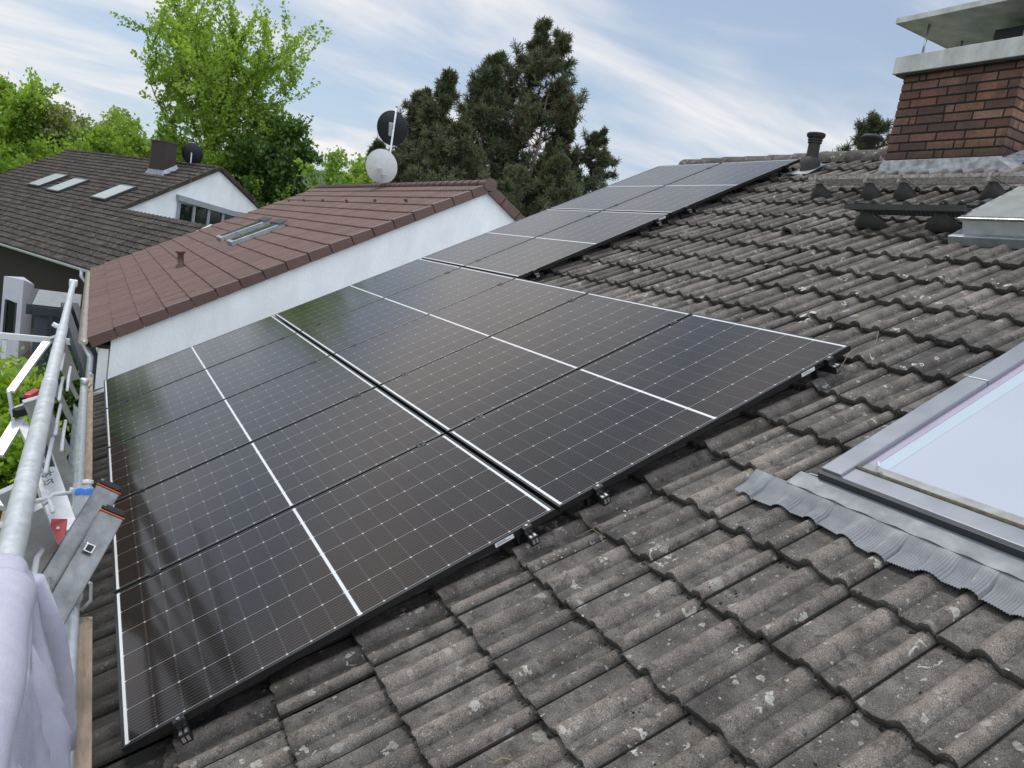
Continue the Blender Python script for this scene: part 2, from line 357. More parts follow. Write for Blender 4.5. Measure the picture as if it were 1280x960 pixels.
for kv in range(kv0, kv1):
    for ku in range(ku0, ku1):
        u0 = U0 + TW * ku; v0 = V0 + GA * kv
        if u0 > 5.82 or u0 < -6.2: continue
        jit = RNG.normal(0, 1, 6); dv = jit[0] * .0035; dn = jit[1] * .0016; rk = jit[2] * .004; tint = float(np.clip(.5 + .18 * jit[3], 0, 1))
        near = (v0 < 4.2 and u0 < 2.2)
        av = np.array([0, .004, .02, .06, .11, .17, .23, .29, GA + .03]) if near else np.array([0, .005, .03, .18, GA + .03])
        rough = RNG.normal(0, .0026, len(xs)); rough = np.convolve(rough, [.25, .5, .25], 'same') * 1.9
        rows = []
        for i, a in enumerate(av):
            til = .036 * (1 - a / GA)
            edge = -.0035 if i == 0 else 0
            n = NB + til + hs + dn + rk * (xs - .15) / .15 + edge
            vv = v0 + a + dv + (rough if i < 3 else 0)
            rows.append(np.stack([np.full_like(xs, 0) + vv, u0 + xs, n], 1))
        top = np.array(rows)
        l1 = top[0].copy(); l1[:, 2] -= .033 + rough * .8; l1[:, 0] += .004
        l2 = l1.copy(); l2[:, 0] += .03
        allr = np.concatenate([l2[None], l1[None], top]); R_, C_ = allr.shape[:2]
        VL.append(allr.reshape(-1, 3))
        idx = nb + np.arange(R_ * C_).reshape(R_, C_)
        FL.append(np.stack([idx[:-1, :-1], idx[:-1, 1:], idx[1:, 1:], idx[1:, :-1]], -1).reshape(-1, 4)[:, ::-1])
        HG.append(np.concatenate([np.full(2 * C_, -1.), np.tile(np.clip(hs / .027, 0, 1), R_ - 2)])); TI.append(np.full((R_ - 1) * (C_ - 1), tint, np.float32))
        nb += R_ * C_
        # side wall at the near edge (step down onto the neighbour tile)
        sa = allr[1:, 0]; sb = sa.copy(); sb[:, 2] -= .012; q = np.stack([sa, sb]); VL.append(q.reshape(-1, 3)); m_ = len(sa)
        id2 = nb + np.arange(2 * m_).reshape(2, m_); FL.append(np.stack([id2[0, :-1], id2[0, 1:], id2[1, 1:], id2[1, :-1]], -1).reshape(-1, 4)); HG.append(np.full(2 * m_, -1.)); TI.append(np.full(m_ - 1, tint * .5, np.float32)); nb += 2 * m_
V = np.concatenate(VL); F = np.concatenate(FL)
me = bpy.data.meshes.new('roof'); 
V[:, 2] -= -.15                                          # house root sits at n = -.15; local axes are (v, u, n)
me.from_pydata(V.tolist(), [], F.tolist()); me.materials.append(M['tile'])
a_ = me.attributes.new('hgt', 'FLOAT', 'POINT'); a_.data.foreach_set('value', np.concatenate(HG).astype(np.float32))
a_ = me.attributes.new('tint', 'FLOAT', 'FACE'); a_.data.foreach_set('value', np.concatenate(TI))
me.shade_smooth(); me.set_sharp_from_angle(angle=math.radians(50))
roof = bpy.data.objects.new('roof', me); COL.objects.link(roof); roof.parent = house
# sarking under the tiles + back slope + walls
VR = V0 + GA * kv1 + .02
g = MB(); g.box((-.2, -6.2, NB - .10), (VR, 5.90, NB - .035), lambda v, u, n: RP(u, v, n)); g.build('roof_underlay', M['darkwood'], house)
apex = RP(0, VR, NB)
g = MB(); g.slab(RP(-6.2, VR, NB), RP(5.9, VR, NB), RP(5.9, VR, NB) + [6.4, 0, -3.55], RP(-6.2, VR, NB) + [6.4, 0, -3.55], (0, 0, -.05)); g.build('back_roof', M['darktile'], house)
g = MB()
for y0, y1 in ((5.55, 5.80),):
    g.add([(.25, y1, -3.7), (12.0, y1, -3.7), (12.0, y1, .0), (apex[0], y1, apex[2] - .1), (.25, y1, -.05), (.25, y0, -3.7), (12.0, y0, -3.7), (12.0, y0, 0.), (apex[0], y0, apex[2] - .1), (.25, y0, -.05)],
          [(0, 1, 2, 3, 4), (9, 8, 7, 6, 5), (0, 4, 9, 5), (4, 3, 8, 9), (3, 2, 7, 8), (2, 1, 6, 7)])
g.box((.25, -6, -3.7), (.5, 5.8, -.15)); g.build('wall', M['white'], house)
# ridge caps
g = MB(); k = 0; u = 5.75
while u > -3:
    c0 = RP(u, VR + .02, NB) + [0, 0, .015 + random.uniform(-.006, .006)]; P = []
    for yy, rr in ((u, .118), (u - .37, .105), (u - .40, .105)):
        P.append([c0 + [math.cos(a) * rr, yy - u, math.sin(a) * rr * .95 - .01] for a in np.linspace(-.25, PI + .25, 12)])
    P.append([c0 + [math.cos(a) * .09, -.40, math.sin(a) * .09 * .95 - .01] for a in np.linspace(-.25, PI + .25, 12)])
    g.grid(P, random.random()); u -= .37
g.build('ridge_caps', M['tile'], house, smooth=True)
# eave gutter and verge flashing
g = MB(); P = []
for yy in (-6, 5.95): P.append([(-.165 + .065 * math.cos(a), yy, -.27 + .065 * math.sin(a)) for a in np.linspace(PI, 2 * PI, 9)])
g.grid(P); g.build('gutter', M['zinc'], house, smooth=True)
g = MB(); g.box((-.20, 5.80, NB - .06), (VR, 5.94, NB + .045), lambda v, u, n: RP(u, v, n)); g.build('verge_flashing', M['zinc'], house, bevel=.004)
# roof window (big, right)
wu0, wu1, wv0, wv1 = -1.80, -.585, 2.545, 4.25          # outer frame
def RB(g, u0, u1, v0, v1, n0, n1, tint=None): g.box((v0, u0, n0), (v1, u1, n1), lambda v, u, n: RP(u, v, n), tint)
g = MB(); RB(g, wu1 - .090, wu1, wv0 + .012, 3.42, -.13, -.030); RB(g, wu1 - .090, wu1, 3.424, wv1, -.13, -.030)
RB(g, wu0, wu0 + .115, wv0 + .012, wv1, -.13, -.030); RB(g, wu0 + .115, wu1 - .090, wv1 - .10, wv1, -.13, -.030)
win = g.build('roof_window', M['mgrey'], house, bevel=.004)
g = MB(); RB(g, wu0, wu1, wv0 - .012, wv0 + .010, -.115, -.040); g.build('front_frame', M['dgrey'], win, bevel=.002)
g = MB(); RB(g, wu0 + .004, wu1 - .06, wv0 + .010, wv0 + .090, -.13, -.042); g.build('bottom_sash', M['mgrey'], win, bevel=.006)
g = MB(); g.cur = 0
g.tube([RP(wu0 + .1, wv0 + .096, -.045), RP(wu1 - .085, wv0 + .096, -.045)], .009, 8); g.build('gasket', simple('mossy_gasket', (.13, .115, .07), (.05, .045, .035), 60, .9), win)
g = MB(); RB(g, wu0 + .10, wu1 - .090, wv0 + .100, wv1 - .1, -.085, -.052)
gm, t, b = newmat('roof_window_glass')
co = objco(t); L(t, ramp(t, noise(t, .9, 2, .4, co), [(.3, (.36, .395, .47)), (.7, (.43, .465, .53))]), b.inputs['Base Color'])
b.inputs['Roughness'].default_value = .55; b.inputs['Coat Weight'].default_value = 1; b.inputs['Coat Roughness'].default_value = .03; b.inputs['Coat IOR'].default_value = 1.6
g.build('glass_pane', gm, win)
g = MB(); RB(g, wu1 - .124, wu1 - .092, wv0 + .104, wv1 - .102, -.052, -.0505); g.build('lilac_edge_reflection', simple('lilac_reflection_tone', (.42, .37, .46), (.37, .33, .42), 4, .3), win)  # frame steps and their reflection painted as a lilac strip on the glass
g = MB(); RB(g, wu1 - .180, wu1 - .127, wv0 + .125, wv1 - .102, -.0525, -.0508); g.build('pale_edge_reflection', simple('pale_reflection_tone', (.46, .54, .60), (.42, .50, .56), 2, .25), win)  # pale strip on the pane: frame step and reflection put into colour
g = MB(); RB(g, wu0 + .10, wu1 - .095, wv0 + .104, wv0 + .150, -.053, -.0500); g.build('pane_bottom_seal', simple('dusty_grey_seal', (.36, .37, .37), (.22, .22, .20), 14, .5), win)
g = MB(); q = RP(wu1 - .165, wv0 + .115, -.045); g.tube([q, q + [0, 0, .022]], .009, 8); g.tube([q + [0, 0, .02], q + [.005, .012, .034]], .006, 8); g.build('sash_clip', M['galv'], win)
# flat flashing and pleated apron that follows the tiles
g = MB()
us = np.linspace(wu0 - .1, wu1 + .085, 120)
P = [[RP(u, wv0 - .008, -.068) for u in us], [RP(u, wv0 - .050, -.071) for u in us], [RP(u, wv0 - .088, -.074 + .003 * math.sin(u * 50)) for u in us]]
P2 = []
g.grid(P); g.grid([[p - RP(0, 0, .003) + RP(0, 0, 0) for p in P[2]], [p - (RP(0, 0, .010) - RP(0, 0, 0)) for p in P[2]]])
g.build('flashing_plate', M['lead'], win, smooth=True)
g = MB(); us = np.arange(-1.98, -.335, .0024); P = []
for s_ in np.linspace(0, 1, 12):
    row = []
    for u in us:
        x = (u - U0) % TW; hh = float(np.interp(x, xs, hs)); ph = math.sin(u * 2 * PI / .0095)
        blend = min(1, s_ * 1.9); vv = wv0 - .083 - .122 * s_ - .012 * math.sin(u * 11) * s_
        a = (vv - V0) % GA; surf = NB + .036 * (1 - a / GA) + hh
        flatn = -.077
        n = flatn * (1 - blend) + (NB + .043 + hh * .62) * blend + .0026 * ph * min(1, s_ * 3)
        row.append(RP(u, vv, n))
    P.append(row)
g.grid(P); g.build('pleated_apron', M['lead'], win, smooth=True)
g = MB(); a0, a1 = RP(wu1 + .03, wv0 + .02, -.10), RP(wu1 + .075, wv0 - .05, -.098)
g.tube([RP(wu1 + .005, wv0 + .01, -.075), RP(wu1 + .05, wv0 - .0, -.072), RP(wu1 + .08, wv0 - .05, -.090)], .004, 6)
g.slab(RP(wu1 + .004, wv0 + .0, -.10), RP(wu1 + .09, wv0 - .0, -.10), RP(wu1 + .09, wv0 - .085, -.10), RP(wu1 + .004, wv0 - .085, -.10), (0, 0, .006)); g.build('corner_flashing', M['zinc'], win, bevel=.002)

# small roof hatch
hu0, hu1, hv0, hv1 = -.05, .66, 5.14, 5.80
g = MB(); RB(g, hu0, hu1 + .02, hv0, hv1 + .05, -.14, -.075); hat = g.build('roof_hatch', M['zinc'], house, bevel=.006)
g = MB(); RB(g, hu0 + .04, hu1 - .05, hv0 + .05, hv1, -.08, .015); g.build('hatch_frame', M['galvpaint'], hat, bevel=.004)
g = MB(); RB(g, hu0 + .02, hu1 - .03, hv0 + .035, hv1 + .02, .022, .034); g.build('hatch_lid', M['alu'], hat, bevel=.003)
g = MB(); RB(g, hu0 + .05, hu1 - .06, hv0 + .06, hv1 - .01, .0345, .037)
wm = simple('wired_hatch_glass', (.34, .35, .34), (.25, .26, .25), 9, .3); g.build('hatch_glass', wm, hat)

# chimney
CX, CY0, CY1, CD = 5.985, 1.375, 2.435, .62
zb, zt = 2.95, 4.04
def brickmat():
    m, t, b = newmat('stained_red_brick'); co = objco(t); n_ = noise(t, 60, 5, .7, co); tn = attr(t)
    c = ramp(t, tn, [(0, (.085, .042, .032)), (.35, (.20, .095, .060)), (.6, (.285, .140, .082)), (.8, (.175, .068, .052)), (1, (.27, .15, .10))])
    c = mixc(t, 1.0, c, ramp(t, n_, [(.25, (.55, .55, .55)), (.7, (1.25, 1.25, 1.25))]), 'MULTIPLY')
    soot = ramp(t, noise(t, 6, 5, .6, objco(t, (1, 1, .35))), [(.42, (0, 0, 0)), (.7, (.7, .7, .7))]); c = mixc(t, soot, c, (.045, .030, .026))
    gz = N(t, 'ShaderNodeSeparateXYZ'); L(t, N(t, 'ShaderNodeNewGeometry').outputs['Position'], gz.inputs[0])
    k_ = mth(t, 'ADD', gz.outputs[2], mth(t, 'MULTIPLY', noise(t, 7, 4, .6, co), .30))
    c = mixc(t, ramp(t, mth(t, 'SUBTRACT', k_, 3.26), [(.16, (.85, .85, .85)), (.36, (0, 0, 0))]), c, (.028, .022, .020))   # tar stain above the flashing
    L(t, c, b.inputs['Base Color']); b.inputs['Roughness'].default_value = .75; bump(t, b, n_, .8, .006); return m
M['brick'] = brickmat()
g = MB(); g.box((CX + .006, CY0 + .006, zb), (CX + CD, CY1 - .006, zt))
chim = g.build('chimney', simple('dark_mortar', (.030, .026, .026), (.02, .018, .018), 20, .95), house)
g = MB(); rh = .0757; nrow = 14
for r in range(nrow):
    z0 = zb + .03 + r * rh; z1 = z0 + rh - .015
    if z1 > zt: break
    seq = [.24, .24, .24, .24, .115] if r % 2 else [.115, .24, .115, .24, .24, .24]
    y = CY1 - (0 if r % 2 == 0 else .0); y = CY1; i = 0; k0 = (r * 3) % 5
    order = [[.115, .24, .24, .075, .24, .24, .24], [.19, .24, .24, .24, .06, .24, .24], [.09, .24, .24, .24, .24, .24], [.15, .05, .24, .24, .24, .24, .24], [.21, .24, .07, .24, .24, .24]][r % 5]
    for wd in order:
        if y <= CY0 + .001: break
        ya = y - wd if y - wd > CY0 + .035 else CY0; g.box((CX, ya + (0 if ya <= CY0 + .001 else .0), z0), (CX + .06, y, z1), None, random.random()); y = ya - .015
    x = CX; i = 0
    for wd in ([.115, .24, .24, .24] if r % 2 else [.24, .24, .24]):
        xa = min(CX + CD, x + wd); 
        if x == CX: g.box((CX + .061, CY0, z0), (xa, CY0 + .05, z1), None, random.random())
        else: g.box((x, CY0, z0), (xa, CY0 + .05, z1), None, random.random())
        g.box((x + (.061 if x == CX else 0), CY1 - .05, z0), (xa, CY1, z1), None, random.random()); x = xa + .011
        if x > CX + CD - .03: break
g.build('brickwork', M['brick'], chim, bevel=.003)
M['capmetal'] = simple('stained_cap_metal', (.66, .66, .64), (.42, .41, .38), 7, .5, .25, .25, 20, .004, sc=(1, 1, .25))
g = MB(); g.box((CX - .075, CY0 - .075, zt - .015), (CX + CD + .07, CY1 + .075, zt + .135)); g.build('chimney_collar', M['capmetal'], chim, bevel=.004)
g = MB(); g.box((CX - .05, CY0 - .05, zt - .028), (CX + CD + .05, CY1 + .05, zt - .016)); g.build('collar_underside', M['dgrey'], chim)
pz = zt + .42
def capsheet(nx=26, ny=30):
    P = []
    for i in range(nx):
        row = []
        for j in range(ny):
            x = CX - .12 + (CD + .24) * i / (nx - 1); y = CY0 - .30 + (CY1 - CY0 + .42) * j / (ny - 1)
            z = pz + .006 * math.sin(x * 13 + y * 5) + .004 * math.sin(y * 17 - x * 7) + .003 * math.sin((x + y) * 31)
            e = min(i, nx - 1 - i, j, ny - 1 - j) / 6; row.append((x, y, pz + (z - pz) * min(1, e)))
        P.append(row)
    return np.array(P)
g = MB(); Pc = capsheet(); g.grid(Pc); g.grid(Pc + [0, 0, .004])
x0, x1, y0, y1 = CX - .12, CX + CD + .12, CY0 - .30, CY1 + .12
g.box((x0 - .004, y0, pz - .004), (x0, y1, pz + .042)); g.box((x1, y0, pz - .004), (x1 + .004, y1, pz + .042)); g.box((x0, y0 - .004, pz - .004), (x1, y0, pz + .042)); g.box((x0, y1, pz - .004), (x1, y1 + .004, pz + .042))
g.build('cover_plate', M['capmetal'], chim, smooth=False)
for x in (CX + .05, CX + CD - .08):
    for y in (CY1 - .09, CY0 + .10):
        g = MB(); g.tube([(x, y, zt + .13), (x, y, pz + .001)], .011, 10); g.build('cover_post', M['alu'], chim, smooth=True)
g = MB(); g.box((CX + .2, CY0 + .05, zt + .1), (CX + CD - .1, CY0 + .45, zt + .33)); g.build('flue', M['black'], chim)
g = MB()
fz = lambda v, n=-.10: RP(0, v, n)[2]
g.hexa([(CX - .030, CY0 - .05, 3.125), (CX + .02, CY0 - .05, 3.125), (CX + .02, CY1 + .05, 3.125), (CX - .030, CY1 + .05, 3.125), (CX - .008, CY0 - .01, 3.275), (CX + .01, CY0 - .01, 3.275), (CX + .01, CY1 + .01, 3.275), (CX - .008, CY1 + .01, 3.275)])
g.hexa([(CX - .03, CY0 - .20, 3.10), (CX - .03, CY0 - .002, 3.10), (CX + CD, CY0 - .002, 3.42), (CX + CD, CY0 - .20, 3.42), (CX - .03, CY0 - .18, 3.14), (CX - .03, CY0 - .002, 3.25), (CX + CD, CY0 - .002, 3.55), (CX + CD, CY0 - .18, 3.46)])
g.build('chimney_flashing', simple('mottled_lead_sheet', (.46, .48, .50), (.16, .17, .18), 16, .6, .4, .7, 30, .008), chim, bevel=.004)

# sweep's walkways with bell shaped supports
def bell(g, u, v, top, r=.075):
    r *= 1.2
    c = RP(u, v, -.14); tp = top
    P = []
    for k, (rr, f_) in enumerate(((1.3, -.1), (1.28, .12), (1.1, .38), (.8, .62), (.5, .85), (.34, 1))):
        cc_ = c * (1 - f_) + tp * f_
        P.append([cc_ + np.array([math.cos(a) * r * rr * .9, math.sin(a) * r * rr * (1.05 if abs(math.sin(a)) > .7 else 1), 0]) for a in np.linspace(0, 2 * PI, 13)])
    g.grid(P)
wk = None
g = MB(); uA, uB, vW = .62, 1.53, 5.24
zf = RP(0, vW, .055); x0 = zf[0]; z0 = zf[2]
for k in range(26):
    y = uA + (uB - uA) * (k + .5) / 26; g.box((x0, y - .003, z0 + .001), (x0 + .24, y + .003, z0 + .026))
for x in np.linspace(x0, x0 + .235, 5): g.box((x, uA, z0), (x + .005, uB, z0 + .03))
g.box((x0 - .012, uA, z0 - .005), (x0 - .001, uB, z0 + .034)); wk = g.build('roof_walkway', M['rubber'], house)
for u in (.83, 1.40):
    g = MB(); bell(g, u, 5.36, np.array([x0 + .07, u, z0 - .01]), .088); g.tube([(x0 + .05, u + .02, z0 - .012), (x0 + .19, u + .0, z0 - .012), RP(u, 5.40, -.06)], .006, 6); g.build('walkway_support', M['rubber'], wk, smooth=True)
g = MB(); uA, uB, vW = .55, 2.52, 5.97
zf = RP(0, vW, .05); x0 = zf[0]; z0 = zf[2]
M['crust'] = simple('lichen_crusted_metal', (.46, .46, .43), (.16, .11, .09), 30, .8, 0, .7, 80, .004)
g.cur = 0
g.box((x0 - .012, uA, z0 + .002), (x0 - .002, uB, z0 + .030)); g.box((x0 + .235, uA, z0 + .002), (x0 + .243, uB, z0 + .030))
for k in range(52):
    y = uA + (uB - uA) * (k + .5) / 52; g.box((x0 - .001, y - .003, z0), (x0 + .234, y + .003, z0 + .022))
wk2 = g.build('roof_walkway', M['crust'], house)
for u in (.92, 1.62, 1.93, 2.44):
    g = MB(); bell(g, u, 6.02, np.array([x0 + .05, u, z0 - .02]), .066); g.build('walkway_support', M['rubber'], wk2, smooth=True)
    g = MB(); g.box((x0 - .02, u - .014, z0 - .03), (x0 + .01, u + .014, z0 + .045)); g.tube([(x0, u, z0 + .01), (x0 + .16, u - .12, z0 - .06)], .005, 6); g.build('walkway_bracket', M['crust'], wk2)
# half round vent tile
g = MB(); P = []
for a_, rr in ((0, .062), (.03, .062), (.22, .050), (.30, .02)):
    P.append([RP(2.0 + math.cos(b_) * rr, 5.12 + a_, -.128 + math.sin(b_) * rr) for b_ in np.linspace(0, PI, 12)])
g.grid(P); P = [[RP(2.0 + math.cos(b_) * rr, 5.12 + dv, -.128 + math.sin(b_) * rr) for b_ in np.linspace(0, PI, 12)] for rr, dv in ((.062, 0), (.044, 0), (.042, .12))]
g.grid(P); g.build('vent_tile', M['tile'], house, smooth=True)
# vent pipe and low mushroom vent
def ventpipe(name, c, s=1.0, up=1.0, parent=house):
    g = MB(); g.lathe([(.115 * s, -.10), (.110 * s, .04), (.098 * s, .085), (.075 * s, .11), (.070 * s, .115), (.066 * s, .27 * up), (.080 * s, .272 * up), (.080 * s, .285 * up), (.070 * s, .287 * up), (.070 * s, .296 * up), (.084 * s, .298 * up), (.084 * s, .312 * up), (.074 * s, .314 * up), (.074 * s, .324 * up), (.088 * s, .326 * up), (.104 * s, .345 * up), (.106 * s, .368 * up), (.096 * s, .378 * up), (.075 * s, .372 * up), (0, .366 * up)], c, (-.05, 0, 1), 26)
    o = g.build(name, M['rubber'], parent, smooth=True); o.data.set_sharp_from_angle(angle=math.radians(35)); return o
vp = ventpipe('vent_pipe', RP(3.33, 6.86, -.10), .86, .93)
g = MB(); g.slab(RP(3.2, 6.68, -.10), RP(3.47, 6.68, -.10), RP(3.45, 6.98, -.09), RP(3.22, 6.98, -.09), (0, 0, .006)); g.build('vent_flashing', M['zinc'], vp, bevel=.003)
g = MB(); c = at(1085, 196, 'X', apex[0] + .28); g.lathe([(.05, -.3), (.05, .13), (.075, .14), (.075, .16), (.11, .17), (.115, .19), (.09, .215), (0, .222)], c, n=22); g.build('ridge_vent', M['rubber'], house, smooth=True)

# moss along the tile edges (uncountable)
g = MB(); ic = [(0, 0, 1), (.89, 0, .45), (.28, .85, .45), (-.72, .53, .45), (-.72, -.53, .45), (.28, -.85, .45), (.72, .53, -.3), (-.28, .85, -.3), (-.89, 0, -.3), (-.28, -.85, -.3), (.72, -.53, -.3)]
icf = [(0, 1, 2), (0, 2, 3), (0, 3, 4), (0, 4, 5), (0, 5, 1), (1, 6, 2), (2, 7, 3), (3, 8, 4), (4, 9, 5), (5, 10, 1), (6, 7, 2), (7, 8, 3), (8, 9, 4), (9, 10, 5), (10, 6, 1)]
def surf(u, v):
    x = (u - U0) % TW; a = (v - V0) % GA; return NB + .036 * (1 - a / GA) + float(np.interp(x, xs, hs))
def inwin(u, v): return (wu0 - .05 < u < wu1 + .05 and wv0 - .3 < v < wv1) or (hu0 < u < hu1 and hv0 < v < hv1)
def lump(g, u, v, s, fl=.55, lift=.0):
    if inwin(u, v): return
    c = np.array([v, u, surf(u, v) + lift]); q = []; ex = random.uniform(.6, 1.6)
    for p in ic:
        k = s * random.uniform(.45, 1.5); d = c + np.array([p[0] * k * ex, p[1] * k / ex, p[2] * k * fl]); q.append(RP(d[1], d[0], d[2]))
    g.add(q, icf, random.random())
for kv in range(-4, 15):
    for i in range(330 if kv < 8 else 200):
        u = random.uniform(-3.2, 5.7); v = V0 + GA * kv - abs(random.gauss(0, .006)) + .0
        x = (u - U0) % TW; 
        if kv < 2 or random.random() < .8: lump(g, u, v - .002, random.uniform(.002, .0065), .6)
for i in range(1500):
    u = random.uniform(-2.6, 3.5); v = random.uniform(-.2, 6)
    x = (u - U0) % TW
    if .06 < x < .1 or x > .2: lump(g, u, v, random.uniform(.0012, .0042) * (1 if random.random() < .9 else 1.8), .6)
cl = [(random.uniform(-2.2, 1.0), random.uniform(.4, 3.4)) for _ in range(16)] + [(-.10, 1.62), (-.2, 1.55), (.0, 1.4), (.1, 1.9), (-1.45, 1.56), (-.02, 1.25)]
for cu, cv in cl:
    for i in range(30):
        lump(g, cu + random.gauss(0, .03), cv + random.gauss(0, .045), .0012 + .0045 * random.random() ** 3, .5)
gw_ = MB()
for (px, py, k_, sz) in ((1005, 361, 9, .016), (1007, 397, 8, .018), (1127, 346, 8, .020), (1255, 357, 7, .018), (1122, 414, 6, .014), (1190, 425, 7, .012), (1130, 460, 5, .012), (805, 307, 5, .016), (997, 247, 4, .020), (838, 342, 3, .010), (1000, 662, 5, .008), (505, 772, 3, .008), (1060, 372, 4, .010), (950, 330, 3, .010), (782, 640, 6, .006), (700, 700, 3, .005), (1040, 210, 5, .014), (1150, 232, 5, .014)):
    p_ = onroof(px, py, -.12); cu_, cv_ = p_[1], (p_[0] + -.12 * math.sin(TH)) / math.cos(TH)
    for i in range(k_): lump(gw_, cu_ + random.gauss(0, .03), cv_ + random.gauss(0, .012), sz * random.uniform(.3, 1.1), .28)
for i in range(220):
    kv_ = random.randint(-3, 14); lump(gw_, random.uniform(-2.8, 5), V0 + GA * kv_ + abs(random.gauss(0, .02)), random.uniform(.0015, .006), .3)
tag(gw_.build('pale_lichen_crust', simple('chalky_lichen', (.55, .55, .50), (.34, .33, .29), 60, .95, 0, .5, 150), fix=False), kind='stuff')
ms = g.build('moss_and_debris', M['moss'], smooth=False, fix=False); tag(ms, kind='stuff')
# dry twigs
TWIG = simple('dry_twig', (.30, .24, .14), (.2, .15, .09), 30, .8)
def twig(pts, label, r=.0018):
    g = MB(); P = [RP(u, v, surf(u, v) + dn) for u, v, dn in pts]; g.tube(P, r, 5); tag(g.build('dry_twig', TWIG), label, 'twig')
def px2uv(px, py, n=-.12):
    p = onroof(px, py, n); return p[1], (p[0] + n * math.sin(TH)) / math.cos(TH)
def twigpx(pl_, label, r=.0018):
    twig([(*px2uv(x, y), .012 + .01 * math.sin(i * 1.3)) for i, (x, y) in enumerate(pl_)], label, r)
twigpx([(1052, 458), (1062, 447), (1072, 437), (1088, 434), (1095, 424), (1098, 414)], 'thin dry straw lying on the tiles beside the upper near corner of the panels')
twigpx([(612, 953), (618, 958), (628, 949), (640, 953)], 'short yellow straw on the tiles at the bottom edge of the photo', .0028)
twigpx([(722, 668), (742, 666), (756, 669)], 'thin reddish twig on the tile below the mounting clamps', .0016)

# ------------------------------------------------------------------ solar panels
PW, PL_, GC = 1.134, 1.707, .020
rows_v = [0.0, 1.7255, 3.452, 5.176]
def make_panel():
    root = empty('solar_panel', RP(0, 0, 0), (0, -TH, 0))
    def lb(g, a, b): g.box(a, b, lambda x, y, z: RP(y, x, z))
    g = MB(); h = -.030
    lb(g, (0, 0, h), (PL_, .011, 0)); lb(g, (0, PW - .011, h), (PL_, PW, 0)); lb(g, (0, .011, h), (.011, PW - .011, 0)); lb(g, (PL_ - .011, .011, h), (PL_, PW - .011, 0))
    g.build('frame', M['frame'], root, bevel=.0012)
    g = MB(); lb(g, (.0112, .0112, -.012), (PL_ - .0112, PW - .0112, -.0020)); g.build('glass_with_cells', M['cell'], root)
    g = MB(); g.slab(*[RP(y, x, -.0018) for x, y in ((PL_ / 2 - .0065, .012), (PL_ / 2 + .0065, .012), (PL_ / 2 + .0065, PW - .012), (PL_ / 2 - .0065, PW - .012))], (0, 0, .0006)); g.build('centre_strip', M['white_strip'], root)
    for a, b_ in ((.012, .0235), (PL_ - .0235, PL_ - .012)):
        g = MB(); g.slab(*[RP(y, x, -.0018) for x, y in ((a, .012), (b_, .012), (b_, PW - .012), (a, PW - .012))], (0, 0, .0006)); g.build('end_strip', M['white_strip'], root)
    return root
proto = make_panel()
colname = {0: 'nearest to the camera', 1: 'second from the near end', 2: 'the middle one', 3: 'second from the far end', 4: 'farthest from the camera'}
rowname = ['the lowest row by the eave', 'the second row above the eave']
def copytree(o):
    r = o.copy(); COL.objects.link(r)
    for c in o.children: k = c.copy(); COL.objects.link(k); k.parent = r
    return r
first = True; panels = {}
for r in range(4):
    for c in (range(5) if r < 2 else (3, 4)):
        o = proto if first else copytree(proto); first = False
        o.location = tuple(RP(c * (PW + GC), rows_v[r], random.uniform(-.0008, .0008)))
        if r < 2: lab = 'black solar panel in %s, %s' % (rowname[r], colname[c])
        else: lab = 'black solar panel in the %s row of the narrow upper field, %s side' % ('lower' if r == 2 else 'topmost', 'near' if c == 3 else 'far')
        tag(o, lab, 'solar panel', 'solar panels on the tiled roof'); panels[r, c] = o
# white type stickers on three frames
def sticker(panel, u, v):
    bpy.context.view_layer.update()
    g = MB(); g.box((v, u - .0012, -.0245), (v + .085, u - .0002, -.006), lambda x, y, z: RP(y, x, z)); o = g.build('type_label', M['whitep'])
    g2 = None
    o.data.transform(panel.matrix_basis.inverted()); o.parent = panel
def sticker_text(panel, u, v):
    g = MB()
    for k in range(2):
        g.box((v + .008, u - .0016, -.0185 + k * .006), (v + .07 - k * .02, u - .0013, -.0165 + k * .006), lambda x, y, z: RP(y, x, z))
    o = g.build('label_print', M['dgrey']); o.data.transform(panel.matrix_basis.inverted()); o.parent = panel
for key, v in (((0, 0), 1.42), ((1, 0), 3.10), ((2, 3), 5.02)):
    p = panels[key]; p.matrix_basis = Matrix.LocRotScale(p.location, p.rotation_euler, None)
    u = key[1] * (PW + GC); sticker(p, u, v); sticker_text(p, u, v)

